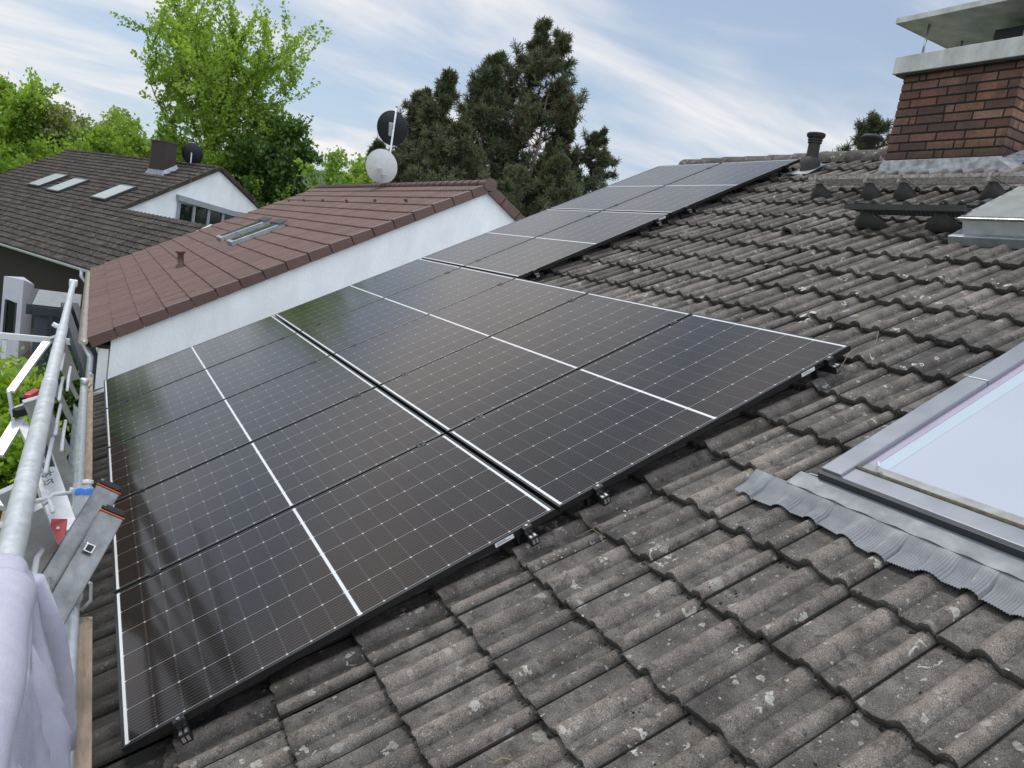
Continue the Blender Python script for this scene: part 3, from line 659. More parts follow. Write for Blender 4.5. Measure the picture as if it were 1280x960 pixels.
# rails with end clamps, roof hooks and mid clamps
rails = [(0.185, 0, 5), (1.565, 0, 5), (1.915, 0, 5), (3.275, 0, 5), (3.62, 3, 5), (4.99, 3, 5), (5.36, 3, 5), (6.68, 3, 5)]
rl = ['lowest mounting rail near the eave', 'mounting rail under the upper half of the lowest panel row', 'mounting rail under the lower half of the second panel row', 'mounting rail under the upper near corner of the second row', 'lowest rail of the narrow upper panel field', 'second rail of the narrow upper panel field', 'third rail of the narrow upper panel field', 'topmost rail of the narrow upper panel field']
hook_mat = M['galv']
for (v, c0, c1), lab in zip(rails, rl):
    ua = c0 * (PW + GC) - .055; ub = c1 * (PW + GC) + .02
    root = empty('mounting_rail', RP(ua, v, -.07), (0, -TH, 0), label='black aluminium ' + lab, cat='mounting rail', group='mounting rails under the solar panels')
    g = MB(); RB(g, ua, ub, v - .019, v + .019, -.069, -.031); g.build('rail_bar', M['frame'], root, bevel=.0015)
    g = MB(); RB(g, ua - .003, ua - .0005, v - .013, v - .002, -.060, -.040); RB(g, ua - .003, ua - .0005, v + .003, v + .013, -.060, -.040); RB(g, ua + .003, ua + .030, v - .014, v - .004, -.0308, -.0295); RB(g, ua + .003, ua + .030, v + .004, v + .014, -.0308, -.0295)
    g.build('rail_end_slots', M['alu'], root)
    g = MB(); ue = c0 * (PW + GC); RB(g, ue - .022, ue - .002, v - .020, v + .020, -.031, -.004); RB(g, ue - .022, ue + .006, v - .020, v + .020, -.0035, .0015)
    clamp = g.build('end_clamp', M['frame'], root, bevel=.0015)
    g = MB(); g.tube([RP(ue - .011, v, .0015), RP(ue - .011, v, .007)], .0065, 10); g.build('bolt', M['alu'], clamp)
    for k in range(c0 + 1, c1):
        uc = k * (PW + GC) - GC / 2; g = MB(); RB(g, uc - .017, uc + .017, v - .024, v + .024, .0006, .0045); RB(g, uc - .009, uc + .009, v - .024, v + .024, -.03, .0006)
        cl_ = g.build('mid_clamp', M['frame'], root, bevel=.001); g = MB(); g.tube([RP(uc, v, .0045), RP(uc, v, .0085)], .006, 8); g.build('bolt', M['dgrey'], cl_)
    uh = ua + .12
    while uh < ub:
        g = MB(); RB(g, uh - .018, uh + .018, v - .035, v - .027, -.115, -.035); RB(g, uh - .018, uh + .018, v - .027, v + .12, -.118, -.110); g.build('roof_hook', M['dgrey'], root, bevel=.001); uh += 1.186

# ------------------------------------------------------------------ tiled roofs of the neighbours
def tiled(O, d, s, n, d0, d1, rows, tw=.30, ga=.34, hh=.022, step=.03, pat=(0, .3, 1, .3), clip=None, lipd=None):
    O, d, s, n = (np.array(q, float) for q in (O, d, s, n)); g = MB()
    nc = int(round((d1 - d0) / tw)); K = len(pat); xs_ = d0 + np.arange(nc * K + 1) * tw / K; hp = np.array([pat[i % K] for i in range(nc * K + 1)]) * hh
    for r in range(rows):
        off = RNG.normal(0, .003, nc + 1)[np.minimum(np.arange(nc * K + 1) // K, nc)]
        P = []
        for sv, hgt in ((r * ga + .006, -.005), (r * ga, step * .9), (r * ga + ga + .01, 0)):
            P.append(O + xs_[:, None] * d + (sv + off[:, None] * (sv < r * ga + .02)) * s + ((hgt + (hp if hgt >= 0 else hp * .6))[:, None]) * n)
        P = np.array(P); b = len(g.v); C_ = len(xs_); g.v += [tuple(q) for q in P.reshape(-1, 3)]
        tt = RNG.random(nc + 1)
        for i in range(2):
            for j in range(C_ - 1):
                g.f.append((b + i * C_ + j, b + i * C_ + j + 1, b + (i + 1) * C_ + j + 1, b + (i + 1) * C_ + j)); g.t.append(float(tt[j // K])); g.m.append(0)
    return g

# ---- brown roofed house
YB = 10.9; B0 = at(110, 425, 'Y', YB); BA = at(612, 231, 'Y', YB)
YF = 23.55
sB = BA - B0; LB = np.linalg.norm(sB); sB /= LB; dB = np.array([0, 1., 0]); nB = np.cross(sB, dB); nB = nB if nB[2] > 0 else -nB
bh = empty('brown_roofed_house', (B0[0], YB, -3.7), label='white rendered neighbour house with reddish brown tiled roof behind the panels', cat='house')
rowsB = 18; gaB = LB / rowsB
g = tiled(B0 + [0, .02, 0], dB, sB, nB, .12, YF - YB, rowsB, .30, gaB, .024, .030, (0, .2, 1, .8, .1, 0, .7, 1, .5)); g.build('roof', M['browntile'], bh, fix=False)
sB2 = np.array([-sB[0], 0, sB[2]]); OB2 = BA + [BA[0] - B0[0], 0, B0[2] - BA[2]]; nB2 = np.cross(dB, sB2); nB2 = nB2 if nB2[2] > 0 else -nB2
g = MB(); g.slab(BA + [0, .02, -.02], BA + [0, YF - YB, -.02], OB2 + [0, YF - YB, -.02], OB2 + [0, .02, -.02], (0, 0, -.05)); g.build('back_roof', M['browntile'], bh)
g = MB()
for r in range(rowsB):                                   # verge tiles: overlapping L pieces
    a = B0 + sB * (r * gaB + .004); b_ = B0 + sB * ((r + 1) * gaB - .010); lift = nB * .028
    g.hexa([a - [0, .035, 0] - nB * .13, a + [0, .13, 0] - nB * .13, b_ + [0, .13, 0] - nB * .13, b_ - [0, .035, 0] - nB * .13, a - [0, .035, 0] + lift + nB * .018, a + [0, .13, 0] + lift + nB * .018, b_ + [0, .13, 0] + lift, b_ - [0, .035, 0] + lift], random.random())
    a = OB2 + sB2 * (r * gaB + .004); b_ = OB2 + sB2 * ((r + 1) * gaB - .010); lift = nB2 * .028
    g.hexa([a - [0, .035, 0] - nB2 * .13, a + [0, .13, 0] - nB2 * .13, b_ + [0, .13, 0] - nB2 * .13, b_ - [0, .035, 0] - nB2 * .13, a - [0, .035, 0] + lift + nB2 * .018, a + [0, .13, 0] + lift + nB2 * .018, b_ + [0, .13, 0] + lift, b_ - [0, .035, 0] + lift], random.random())
g.build('verge_tiles', M['brownverge'], bh, bevel=.006)
g = MB(); y = YB - .05
while y < YF:
    P = []
    for yy, rr in ((y, .125), (y + .03, .125), (y + .40, .110)):
        P.append([BA + [math.cos(a) * rr, yy - YB, math.sin(a) * rr * .8 + .0] for a in np.linspace(-.2, PI + .2, 10)])
    g.grid(P, random.random()); y += .36
g.add([BA + [math.cos(a) * .135, -.055, math.sin(a) * .12] for a in np.linspace(0, 2 * PI, 13)[:-1]], [tuple(range(12))]); g.build('ridge_tiles', M['brownverge'], bh, smooth=False, fix=False)
g = MB(); wx = at(139, 424, 'Y', YB + .12)[0]; ox2 = OB2[0] - .3
q = [(wx, -3.7), (ox2, -3.7), (ox2, OB2[2] + .05), (BA[0], BA[2] - .05), (wx, B0[2] + (wx - B0[0]) * sB[2] / sB[0] - .05)]
g.add([(x, YB + .06, z) for x, z in q] + [(x, YF - .1, z) for x, z in q], [(0, 1, 2, 3, 4), (9, 8, 7, 6, 5)] + [(i, (i + 1) % 5, 5 + (i + 1) % 5, 5 + i) for i in range(5)]); g.build('wall', M['white'], bh)
g = MB(); P = []
for yy in (YB - .03, YF): P.append([(B0[0] - .065 + .07 * math.cos(a), yy, B0[2] - .02 + .06 * math.sin(a)) for a in np.linspace(PI, 2 * PI, 9)])
g.grid(P); g.grid([[(p[0] * 1, p[1], p[2]) for p in P[0]], [(B0[0] - .065, YB - .03, B0[2] - .02)] * 9]); g.build('gutter', simple('beige_zinc_gutter', (.40, .38, .33), (.28, .27, .23), 5, .5, .4), bh, smooth=True)
g = MB(); g.box((B0[0] - .02, YB + .1, B0[2] - .12), (wx, YF, B0[2] - .07)); g.build('soffit', M['darkwood'], bh)
g = MB(); g.box((wx - .16, YB + .10, -3.7), (wx - .02, YB + .34, B0[2] - .13)); g.build('corner_post', M['whitep'], bh, bevel=.004)
g = MB(); g.tube([(wx - .26, YB + .22, -3.7), (wx - .26, YB + .22, B0[2] - .3), (B0[0] - .06, YB + .3, B0[2] - .08)], .045, 12); g.build('downpipe', M['galvpaint'], bh, smooth=True)
# its skylights seen edge on
for px in ((277, 303, 335, 283), (291, 309, 352, 284)):
    a = onplane(px[0], px[1], B0, nB); b_ = a + sB * 1.28
    a = a + nB * .05
    def QB(y, s_, n_): return a + [0, y, 0] + sB * s_ + nB * n_
    g = MB(); g.hexa([QB(0, 0, -.05), QB(.78, 0, -.05), QB(.78, 1.28, -.05), QB(0, 1.28, -.05), QB(0, 0, .07), QB(.78, 0, .07), QB(.78, 1.28, .07), QB(0, 1.28, .07)]); f_ = g.build('skylight', M['zinc'], bh, bevel=.012)
    g = MB(); g.hexa([QB(.09, .09, .071), QB(.69, .09, .071), QB(.69, 1.16, .071), QB(.09, 1.16, .071), QB(.09, .09, .074), QB(.69, .09, .074), QB(.69, 1.16, .074), QB(.09, 1.16, .074)]); g.build('pane', simple('skylight_glass', (.10, .12, .12), rough=.08), f_)
    g = MB(); g.hexa([QB(-.05, 1.12, .07), QB(.83, 1.12, .07), QB(.83, 1.36, .07), QB(-.05, 1.36, .07), QB(-.02, 1.14, .11), QB(.80, 1.14, .11), QB(.80, 1.34, .11), QB(-.02, 1.34, .11)]); g.build('top_hood', M['dgrey'], f_, bevel=.01)
    g = MB(); g.hexa([QB(-.12, -.35, -.045), QB(.9, -.35, -.045), QB(.9, 0, -.03), QB(-.12, 0, -.03), QB(-.12, -.35, -.035), QB(.9, -.35, -.035), QB(.9, 0, -.015), QB(-.12, 0, -.015)]); g.build('apron', simple('brown_apron', (.11, .08, .07), rough=.6), f_)
c = onplane(226, 335, B0, nB); g = MB(); g.lathe([(.11, -.03), (.10, .05), (.065, .08), (.062, .30), (.10, .33), (.105, .36), (0, .37)], c, (-.12, 0, 1), 16); g.build('vent_pipe', M['brownverge'], bh, smooth=True)
for px in ((365, 250), (384, 250), (408, 250), (438, 251), (474, 251), (513, 251)):
    c = onplane(px[0], px[1] + 2, B0, nB); g = MB(); g.box((-.09, -.02, 0), (.03, .02, .03), lambda x, y, z: c + sB * x + np.array([0, y, 0]) + nB * z); g.box((-.09, -.055, .02), (-.06, .055, .10), lambda x, y, z: c + sB * x + np.array([0, y, 0]) + nB * z); g.build('snow_stop', M['brownverge'], bh)

# antenna mast with two dishes (on the brown roof's ridge)
Ym = 16.95; mb_ = at(481, 236, 'Y', Ym); mt_ = mb_ + [.0, 0, 0]; top = at(496, 134, 'Y', Ym)
mast = empty('antenna_mast', mb_, label='galvanised antenna mast with one black and one white satellite dish on the brown roof ridge', cat='antenna')
g = MB(); g.tube([mb_ - (top - mb_) * .15, top], .026, 10); g.tube([top, top + (top - mb_) * .02], .034, 10); g.build('pole', M['galv'], mast, smooth=True)
def dish(center, ax, rx, mat, parent, cat='satellite_dish', armup=False):
    ax = np.array(ax, float); ax /= np.linalg.norm(ax); x = np.cross(ax, [0, 0, 1.]); x /= np.linalg.norm(x); y = np.cross(x, ax)
    y = y if y[2] > 0 else -y
    g = MB(); P = []
    for k, rr in enumerate(np.linspace(0, 1, 8)):
        P.append([center + ax * (rr ** 2 * .085 * rx / .4) + rx * rr * math.cos(a) * x + rx * 1.08 * rr * math.sin(a) * y for a in np.linspace(0, 2 * PI, 33)])
    g.grid(P); Q = np.array(P) - ax * .008; g.grid(Q); g.grid([P[-1], Q[-1]])
    o = g.build(cat, mat, parent, smooth=True)
    return o, ax, x, y
c = at(489, 161, 'Y', Ym + .10)
toC = CW - c; toC /= np.linalg.norm(toC)
bd, ax, x, y = dish(c, (-toC[0] + .35, -toC[1], -toC[2] + .28), .40, simple('black_dish', (.020, .024, .032), (.016, .019, .026), rough=.4), mast)
g = MB(); g.box((-.05, -.16, -.05), (.05, .16, -.008), lambda a, b_, c_: c + a * x + b_ * y + c_ * ax); g.bar(c - ax * .06 + y * .13, c - ax * .06 - y * .16, .03, .05); g.build('dish_bracket', M['galv'], bd)
c2 = at(476, 209, 'Y', Ym - .14)
wd, ax2, x2, y2 = dish(c2, (.42, .75, .30), .40, M['whitep'], mast)
g = MB(); lo = c2 - y2 * .40 + ax2 * .05; e = c2 + ax2 * .52 - y2 * .12; g.tube([lo, e], .014, 8); g.build('feed_arm', M['whitep'], wd)
g = MB(); g.tube([e - ax2 * .12 + y2 * .02, e + y2 * .02 + ax2 * .05], .035, 10); g.build('receiver_head', M['whitep'], wd, smooth=True)
g = MB(); g.box((-.06, -.33, -.07), (.03, -.02, -.012), lambda a, b_, c_: c2 + a * x2 + b_ * y2 + c_ * ax2); g.tube([c2 - ax2 * .04 - y2 * .16, c2 - ax2 * .04 - y2 * .16 + x2 * .18], .012, 6); g.build('dish_bracket', M['galvpaint'], wd)
# ------------------------------------------------------------------ dark roofed house far behind
dD = wr(-643, 103); dD[2] = 0; dD /= np.linalg.norm(dD); pit = math.radians(31)
hD = np.array([dD[1], -dD[0], 0]); sD = hD * math.cos(pit) + np.array([0, 0, math.sin(pit)]); nD = np.cross(sD, dD); nD = nD if nD[2] > 0 else -nD
D0 = at(110, 337, 'Y', 26.5)
def DL(d, s, n=0): return D0 + dD * d + sD * s + nD * n
def onD(px, py): return onplane(px, py, D0, nD)
def locD(P): q = P - D0; return q @ dD, q @ sD
dh = empty('dark_roofed_house', (D0[0], D0[1], -3.7), label='distant house with mossy dark tiled roof, three skylights and white gable', cat='house')
gd = 5.25; sE = 8.62 / 26 * 12; sR = 8.62; dFar = 20.3
g = tiled(DL(0, 0), dD, sD, nD, -1.25, gd, 12, .30, sE / 12, .035, .045, (0, .5, 1, .5)); g2 = tiled(DL(0, 0), dD, sD, nD, gd, dFar, 26, .30, sR / 26, .035, .045, (0, .5, 1, .5))
g.add(g2.v, [tuple(i for i in f) for f in g2.f]); g.t[-len(g2.t):] = g2.t
g.build('roof', M['darktile'], dh, fix=False)
RD = DL(0, sR); wdt = (RD - D0) @ hD; zr = RD[2]
g = MB()
back = lambda d, k: D0 + dD * d + hD * (wdt + k) + np.array([0, 0, zr - D0[2] - k * math.tan(pit)])
g.slab(back(gd, 0), back(dFar, 0), back(dFar, wdt), back(gd, wdt), (0, 0, -.08)); g.build('back_roof', M['darktile'], dh)
g = MB(); d = gd
while d < dFar:
    P = [[DL(0, sR) + dD * dd + hD * math.cos(a) * .12 + np.array([0, 0, math.sin(a) * .10 + .01]) for a in np.linspace(-.2, PI + .2, 8)] for dd in (d, d + .36)]; g.grid(P, random.random()); d += .38
g.build('ridge_tiles', M['darktile'], dh)
# gable
g = MB(); A = D0 + dD * (gd + .05)
gp = lambda k, z: A + hD * k + np.array([0, 0, z - A[2]])
z_s = lambda k: D0[2] + k * math.tan(pit) if k < wdt else zr - (k - wdt) * math.tan(pit)
k0, k1 = 1.3, 2 * wdt - .6
q = [gp(k0, -3.7), gp(k1, -3.7), gp(k1, z_s(k1) - .06), gp(wdt, zr - .06), gp(k0, z_s(k0) - .06)]
g.add(q + [p + dD * (dFar - gd - .3) for p in q], [(0, 1, 2, 3, 4), (9, 8, 7, 6, 5)] + [(i, (i + 1) % 5, 5 + (i + 1) % 5, 5 + i) for i in range(5)]); g.build('wall', M['white'], dh)
g = MB(); 
for (ka, kb) in ((sE * math.cos(pit), wdt), (2 * wdt, wdt)):
    a = gp(ka, z_s(min(ka, 2 * wdt - .001)) + .03) - dD * .12; b_ = gp(kb, zr + .03) - dD * .12; g.bar(a, b_, .10, .16)
g.build('verge_trim', M['darktile'], dh)
g = MB(); gpl = lambda px, py, off=-.03: onplane(px, py, A + dD * off, dD)
l0, l1 = gpl(224, 245, -.12), gpl(312, 271, -.12)
g.slab(gpl(224, 243.5, -.25), gpl(318, 271.5, -.25), gpl(318, 277.5, -.25), gpl(224, 251, -.25), dD * .24); g.build('window_lintel', M['mgrey'], dh)
kk = lambda px, py: (gpl(px, py) - A) @ hD
ka, kb = kk(224, 250), kk(312, 275); zt_ = gpl(224, 251)[2]
def gbox(g, ka, kb, z0, z1, o0, o1):
    g.box((ka, o0, z0), (kb, o1, z1), lambda k, o, z: gp(k, z) + dD * o)
g = MB(); gbox(g, ka, kb, zt_ - 2.4, zt_, -.03, -.005); wn = g.build('window', simple('dark_glass', (.010, .014, .016), (.006, .008, .009), rough=.06), dh)
g = MB()
nwin = 5
for i in range(nwin + 1):
    k = ka + (kb - ka) * i / nwin; gbox(g, k - .06, k + .06, zt_ - 2.4, zt_, -.10, -.032)
gbox(g, ka, kb, zt_ - .10, zt_ - .001, -.09, -.033); g.build('window_frame', M['mgrey'], wn)
# skylights
for i, (pa, pb, pc) in enumerate((((36, 233), (57, 238), (62, 224)), ((58, 240), (80, 246 - 2), (85, 228)), ((113, 250), (134, 253), (140, 238)))):
    a = locD(onD(*pa)); b_ = locD(onD(*pb)); c_ = locD(onD(*pc)); d1_ = a[0]; d0_ = b_[0]; s0 = (a[1] + b_[1]) / 2; s1 = c_[1]
    d0_ = d1_ - max(.8, min(1.3, d1_ - d0_))
    s1 = s0 + 1.5
    g = MB(); g.box((d0_, s0, .0), (d1_, s1, .14), lambda x, y, z: DL(x, y, z)); sk = g.build('skylight', M['dgrey'], dh)
    g = MB(); g.box((d0_ + .06, s0 + .06, .141), (d1_ - .06, s1 - .12, .15), lambda x, y, z: DL(x, y, z)); g.build('pane', simple('pale_skylight_blind', (.40, .44, .41), (.34, .38, .36), 1, .25), sk)
# chimney of the far house
c_ = locD(onD(196, 217)); cc_ = DL(*c_)
def cbx(g, a0, a1, b0, b1, z0, z1): g.box((a0, b0, z0), (a1, b1, z1), lambda x, y, z: cc_ + dD * x + hD * y + np.array([0, 0, z]))
g = MB()
for r in range(17): cbx(g, -.66, .66, -.05, .46, -.3 + r * .1, -.3 + r * .1 + .088)
cbx(g, -.64, .64, -.03, .44, -.3, 1.40); ch = g.build('chimney', M['darkbrick'], dh)
g = MB(); cbx(g, -.69, .69, -.08, .49, 1.40, 1.46); g.build('chimney_cap', M['dgrey'], ch)
g = MB(); g.hexa([cc_ + dD * x + hD * y + np.array([0, 0, z]) for x, y, z in ((-.78, -.18, -.10), (.78, -.18, -.10), (.78, .55, .36), (-.78, .55, .36), (-.68, -.07, .16), (.68, -.07, .16), (.68, .50, .52), (-.68, .50, .52))]); g.build('flashing', M['zinc'], ch)
c = onplane(240, 193, DL(0, sR) + hD * .0, np.cross(dD, [0, 0, 1.])); toC = CW - c; toC /= np.linalg.norm(toC)
o_, ax, x, y = dish(c, (-toC[0] + .2, -toC[1], -toC[2] + .3), .46, bpy.data.materials['black_dish'], dh)
g = MB(); g.tube([c - ax * .08 + y * .1, c - ax * .08 - np.array([0, 0, .75])], .03, 8); g.build('dish_mast', M['galv'], o_)
# wooden wall under the eave, gutter, downpipe
g = MB(); W0 = D0 + hD * .7 + dD * -1.0; W1 = D0 + hD * .7 + dD * dFar
g.slab([W0[0], W0[1], -3.7], [W1[0], W1[1], -3.7], [W1[0], W1[1], D0[2] + .25], [W0[0], W0[1], D0[2] + .25], hD * .1); g.build('board_wall', M['darkwood'], dh)
g = MB(); W2 = W0 + hD * 4.2; g.slab([W0[0], W0[1], -3.7], [W2[0], W2[1], -3.7], [W2[0], W2[1], D0[2] + 2.2], [W0[0], W0[1], D0[2] + .25], -dD * .1); g.build('end_wall', M['white'], dh)
g = MB(); P = [[D0 + dD * d + hD * (-.07 + .08 * math.cos(a)) + np.array([0, 0, -.02 + .08 * math.sin(a)]) for a in np.linspace(PI, 2 * PI, 8)] for d in (-1.3, dFar)]
g.grid(P); g.build('gutter', simple('pale_gutter', (.55, .56, .56), (.42, .43, .43), 4, .5), dh, smooth=True)
g = MB(); a = D0 + dD * .25 - hD * .08; g.tube([a + [0, 0, -.05], a + [0, 0, -.25], a + [.25, .3, -.6], a + [.3, .35, -3.0]], .055, 10); g.build('downpipe', M['whitep'], dh, smooth=True)
g = MB(); g.bar(DL(-1.28, 0, .03), DL(-1.28, sE, .03), .08, .10, nD); g.build('verge_board', M['whitep'], dh)

# ------------------------------------------------------------------ carport, white outbuilding, garden
cp = empty('carport', at(75, 375, 'Y', 21) * [1, 1, 0] + [0, 0, -3.7], label='low carport with corrugated grey roof and dark blue-grey screens beyond the brown roof gutter', cat='carport')
zc = -1.10
A_ = at(40, 381, 'Z', zc); B_ = at(49, 362, 'Z', zc); 
xr = -.30
g = MB(); P = []
nx = 60
for k in range(nx):
    f_ = k / (nx - 1); yy = A_[1] + (B_[1] - A_[1]) * f_; xl = A_[0] + (B_[0] - A_[0]) * f_
    P.append([(xl, yy, zc + .03 * (.5 + .5 * math.sin(k * 1.05))), (xr, yy, zc + .03 * (.5 + .5 * math.sin(k * 1.05)))])
g.grid(P); g.build('carport_roof', simple('grey_corrugated_sheet', (.24, .27, .27), (.16, .18, .18), 5, .5), cp, smooth=True)
g = MB(); g.box((A_[0] - .05, A_[1] - .08, zc - .22), (xr, A_[1] - .01, zc - .02)); g.bar((A_[0] - .06, A_[1] - .1, zc - .10), (B_[0] - .06, B_[1], zc - .10), .10, .24); g.build('fascia', simple('anthracite_fascia', (.020, .030, .040), rough=.5), cp)
BL = simple('blue_grey_screen', (.060, .075, .095), (.045, .058, .075), 4, .5)
g = MB(); q = at(42, 412, 'Y', A_[1] + .1); g.box((q[0], A_[1] + .1, -3.7), (xr, A_[1] + .16, zc - .24)); g.build('screen', BL, cp)
DB = simple('dark_blue_beam', (.020, .030, .042), (.014, .022, .030), 4, .5)
for (p0, p1, yA, yB) in (((80, 384), (116, 492), 18.5, 12.5), ((93, 384), (124, 470), 18.8, 13.0)):
    g = MB(); g.bar(at(p0[0], p0[1], 'Y', yA), at(p1[0], p1[1], 'Y', yB), .14, .22); g.build('beam', DB, cp)
g = MB()
for px in (60, 97):
    q = at(px, 400, 'Y', A_[1] - .1); g.box((q[0], A_[1] - .15, -3.7), (q[0] + .1, A_[1] - .05, zc - .2))
g.build('post', DB, cp)
ob = empty('white_outbuilding', at(20, 380, 'Y', 27) * [1, 1, 0] + [0, 0, -3.7], label='small white rendered outbuilding with a narrow dark window left of the carport', cat='outbuilding')
q0 = at(5, 345, 'Y', 25.5); q1 = at(30, 350, 'Y', 25.0); q2 = at(43, 356, 'Y', 27)
g = MB(); g.add([(q0[0], q0[1], -3.7), (q1[0], q1[1], -3.7), (q2[0], q2[1], -3.7), (q0[0] + .3, q2[1] + 2, -3.7), (q0[0], q0[1], q0[2]), (q1[0], q1[1], q1[2]), (q2[0], q2[1], q2[2]), (q0[0] + .3, q2[1] + 2, q2[2])],
               [(0, 1, 5, 4), (1, 2, 6, 5), (2, 3, 7, 6), (3, 0, 4, 7), (4, 5, 6, 7)]); g.build('wall', simple('lilac_white_render', (.55, .54, .60), (.48, .47, .53), 3, .9), ob)
g = MB(); w0, w1 = at(9, 374, 'Y', 25.38), at(19, 378, 'Y', 25.18); g.slab((w0[0], w0[1] - .03, -2.9), (w1[0], w1[1] - .03, -2.9), (w1[0], w1[1] - .03, w1[2]), (w0[0], w0[1] - .03, w0[2]), (0, .05, 0)); wd_ = g.build('window', bpy.data.materials['dark_glass'], ob)
g = MB(); g.bar((w0[0] - .03, w0[1] - .04, -2.9), (w0[0] - .03, w0[1] - .04, w0[2]), .05, .05, (0, 1, 0)); g.bar((w1[0] + .03, w1[1] - .04, -2.9), (w1[0] + .03, w1[1] - .04, w1[2]), .05, .05, (0, 1, 0)); g.build('window_frame', M['dgrey'], wd_)
gw = MB(); a = at(0, 417, 'Y', 16); b_ = at(56, 421, 'Y', 16); gw.slab((a[0] - 2, 16, a[2] - .12), (xr + .1, 16, b_[2] - .12), (xr + .1, 16, b_[2]), (a[0] - 2, 16, a[2]), (0, .1, 0)); [gw.box((x_, 16.02, -3.7), (x_ + .08, 16.08, a[2] - .12)) for x_ in (-3.6, -2.6, -1.6, -.6)]; tag(gw.build('garden_fence', M['whitep']), 'low white garden rail fence behind the bright green hedge', 'fence')

# ------------------------------------------------------------------ vegetation
def leafmesh(name, C_, size, mat, parent=None, tint=None, flatten=0.0, aspect=1.6, out=None, hang=0):
    n = len(C_); d = RNG.normal(0, 1, (n, 3))
    if out is not None: d = d * .8 + out
    d[:, 2] -= hang
    d /= np.linalg.norm(d, axis=1)[:, None]; r = RNG.normal(0, 1, (n, 3)); r -= d * (r * d).sum(1)[:, None]; r /= np.linalg.norm(r, axis=1)[:, None]
    s = (size * RNG.uniform(.6, 1.3, n))[:, None]
    a = C_ - d * s * aspect / 2; c = C_ + d * s * aspect / 2; b = C_ + r * s / 2; e = C_ - r * s / 2
    V = np.stack([a, b, c, e], 1).reshape(-1, 3)
    if parent is not None: V = V - np.array(parent.location)
    me = bpy.data.meshes.new(name); me.vertices.add(4 * n); me.vertices.foreach_set('co', V.ravel().astype(np.float32)); me.loops.add(4 * n); me.loops.foreach_set('vertex_index', np.arange(4 * n, dtype=np.int32))
    me.polygons.add(n); me.polygons.foreach_set('loop_start', np.arange(0, 4 * n, 4, dtype=np.int32)); me.polygons.foreach_set('loop_total', np.full(n, 4, np.int32)); me.update(calc_edges=True)
    tv = RNG.random(n) if tint is None else np.clip(tint, 0, 1); at_ = me.attributes.new('tint', 'FLOAT', 'FACE'); at_.data.foreach_set('value', tv.astype(np.float32))
    me.materials.append(mat); o = bpy.data.objects.new(name, me); COL.objects.link(o)
    if parent is not None: o.parent = parent
    return o
def unit(v): return v / (np.linalg.norm(v) + 1e-9)
def decid(base, H, Wd, mat, label, cat, group, nlimb=13, nleaf=26000, leaf=.17, z0=.25, upness=.9, twigr=.35, lean=(0, 0), open_=1.0, barkr=.22, seed=1, tintlow=0.0):
    rs = np.random.default_rng(seed); base = np.array(base, float)
    H = H * .87
    root = empty(cat.replace(' ', '_'), base, label=label, cat=cat, group=group)
    g = MB(); top = base + np.array([lean[0], lean[1], H * .93]); tr = [base + (top - base) * f + rs.normal(0, .012 * H * f * .5, 3) * [1, 1, 0] for f in np.linspace(0, 1, 9)]
    g.tube(tr, [barkr * (1 - .92 * f) for f in np.linspace(0, 1, 9)], 8)
    nodes = []; outs = []
    for i in range(nlimb):
        f = z0 + (1 - z0) * (i + .5) / nlimb * .92; j = f * 8; p = tr[int(j)] + (tr[min(int(j) + 1, 8)] - tr[int(j)]) * (j - int(j))
        az = i * 2.4 + rs.uniform(-.4, .4); shape = math.sin(min(1, (f - z0 * .4) / .45) * PI / 2) * (1 - .62 * max(0, (f - .55) / .45) ** 1.3)
        Lb = Wd / 2 * shape * rs.uniform(.75, 1.12); el = upness * (.45 + .75 * f) + rs.uniform(-.1, .15)
        d = np.array([math.cos(az) * math.cos(el), math.sin(az) * math.cos(el), math.sin(el)]); q = [p]; dd = d.copy()
        for k in range(6): dd = unit(dd + rs.normal(0, .12, 3) + [0, 0, .07]); q.append(q[-1] + dd * Lb / max(.35, math.cos(el)) / 6 * .9)
        g.tube(q, [barkr * .42 * (1 - f * .6) * (1 - .88 * t_) for t_ in np.linspace(0, 1, 7)], 5)
        for k in range(1, 7):
            for m_ in range(5 if k > 1 else 3):
                sd = unit(dd * .7 + rs.normal(0, .75, 3) + [0, 0, .35]); sl = (.45 + .9 * rs.random()) * Wd * .085 * open_; a = q[k] - (q[k] - q[k - 1]) * rs.random(); b_ = a + sd * sl; c_ = b_ + unit(sd + [0, 0, .4]) * sl * .8
                g.tube([a, b_, c_], [.022, .012, .004], 3, False); 
                for t_ in np.linspace(.15, 1, 5): nodes.append(a + (b_ - a) * t_); outs.append(sd)
                for t_ in np.linspace(.2, 1.05, 5): nodes.append(b_ + (c_ - b_) * t_); outs.append(sd)
    g.build('trunk', M['bark'], root)
    nodes = np.array(nodes); outs = np.array(outs); pick = rs.integers(0, len(nodes), nleaf); C_ = nodes[pick] + rs.normal(0, twigr * .42, (nleaf, 3)) * [1, 1, .7]
    clump = rs.random(len(nodes) // 10 + 1)[pick // 10]; zrel = (C_[:, 2] - base[2]) / H
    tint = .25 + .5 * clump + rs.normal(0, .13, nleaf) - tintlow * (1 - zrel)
    leafmesh('crown', C_, leaf, mat, root, tint, out=outs[pick] * .9)
    return root
GB = leaf_mat('bright_spring_leaves', (.13, .24, .025), (.26, .40, .045), (.42, .56, .10), .5)
GM = leaf_mat('mid_green_leaves', (.09, .19, .02), (.19, .33, .035), (.32, .47, .07), .45)
GD = leaf_mat('dark_green_leaves', (.035, .08, .015), (.075, .155, .025), (.14, .25, .045), .35)
GO = leaf_mat('olive_willow_leaves', (.15, .18, .06), (.27, .31, .12), (.40, .44, .20), .4)
GH = leaf_mat('yellow_green_hedge_leaves', (.09, .18, .012), (.22, .36, .025), (.44, .58, .06), .4)
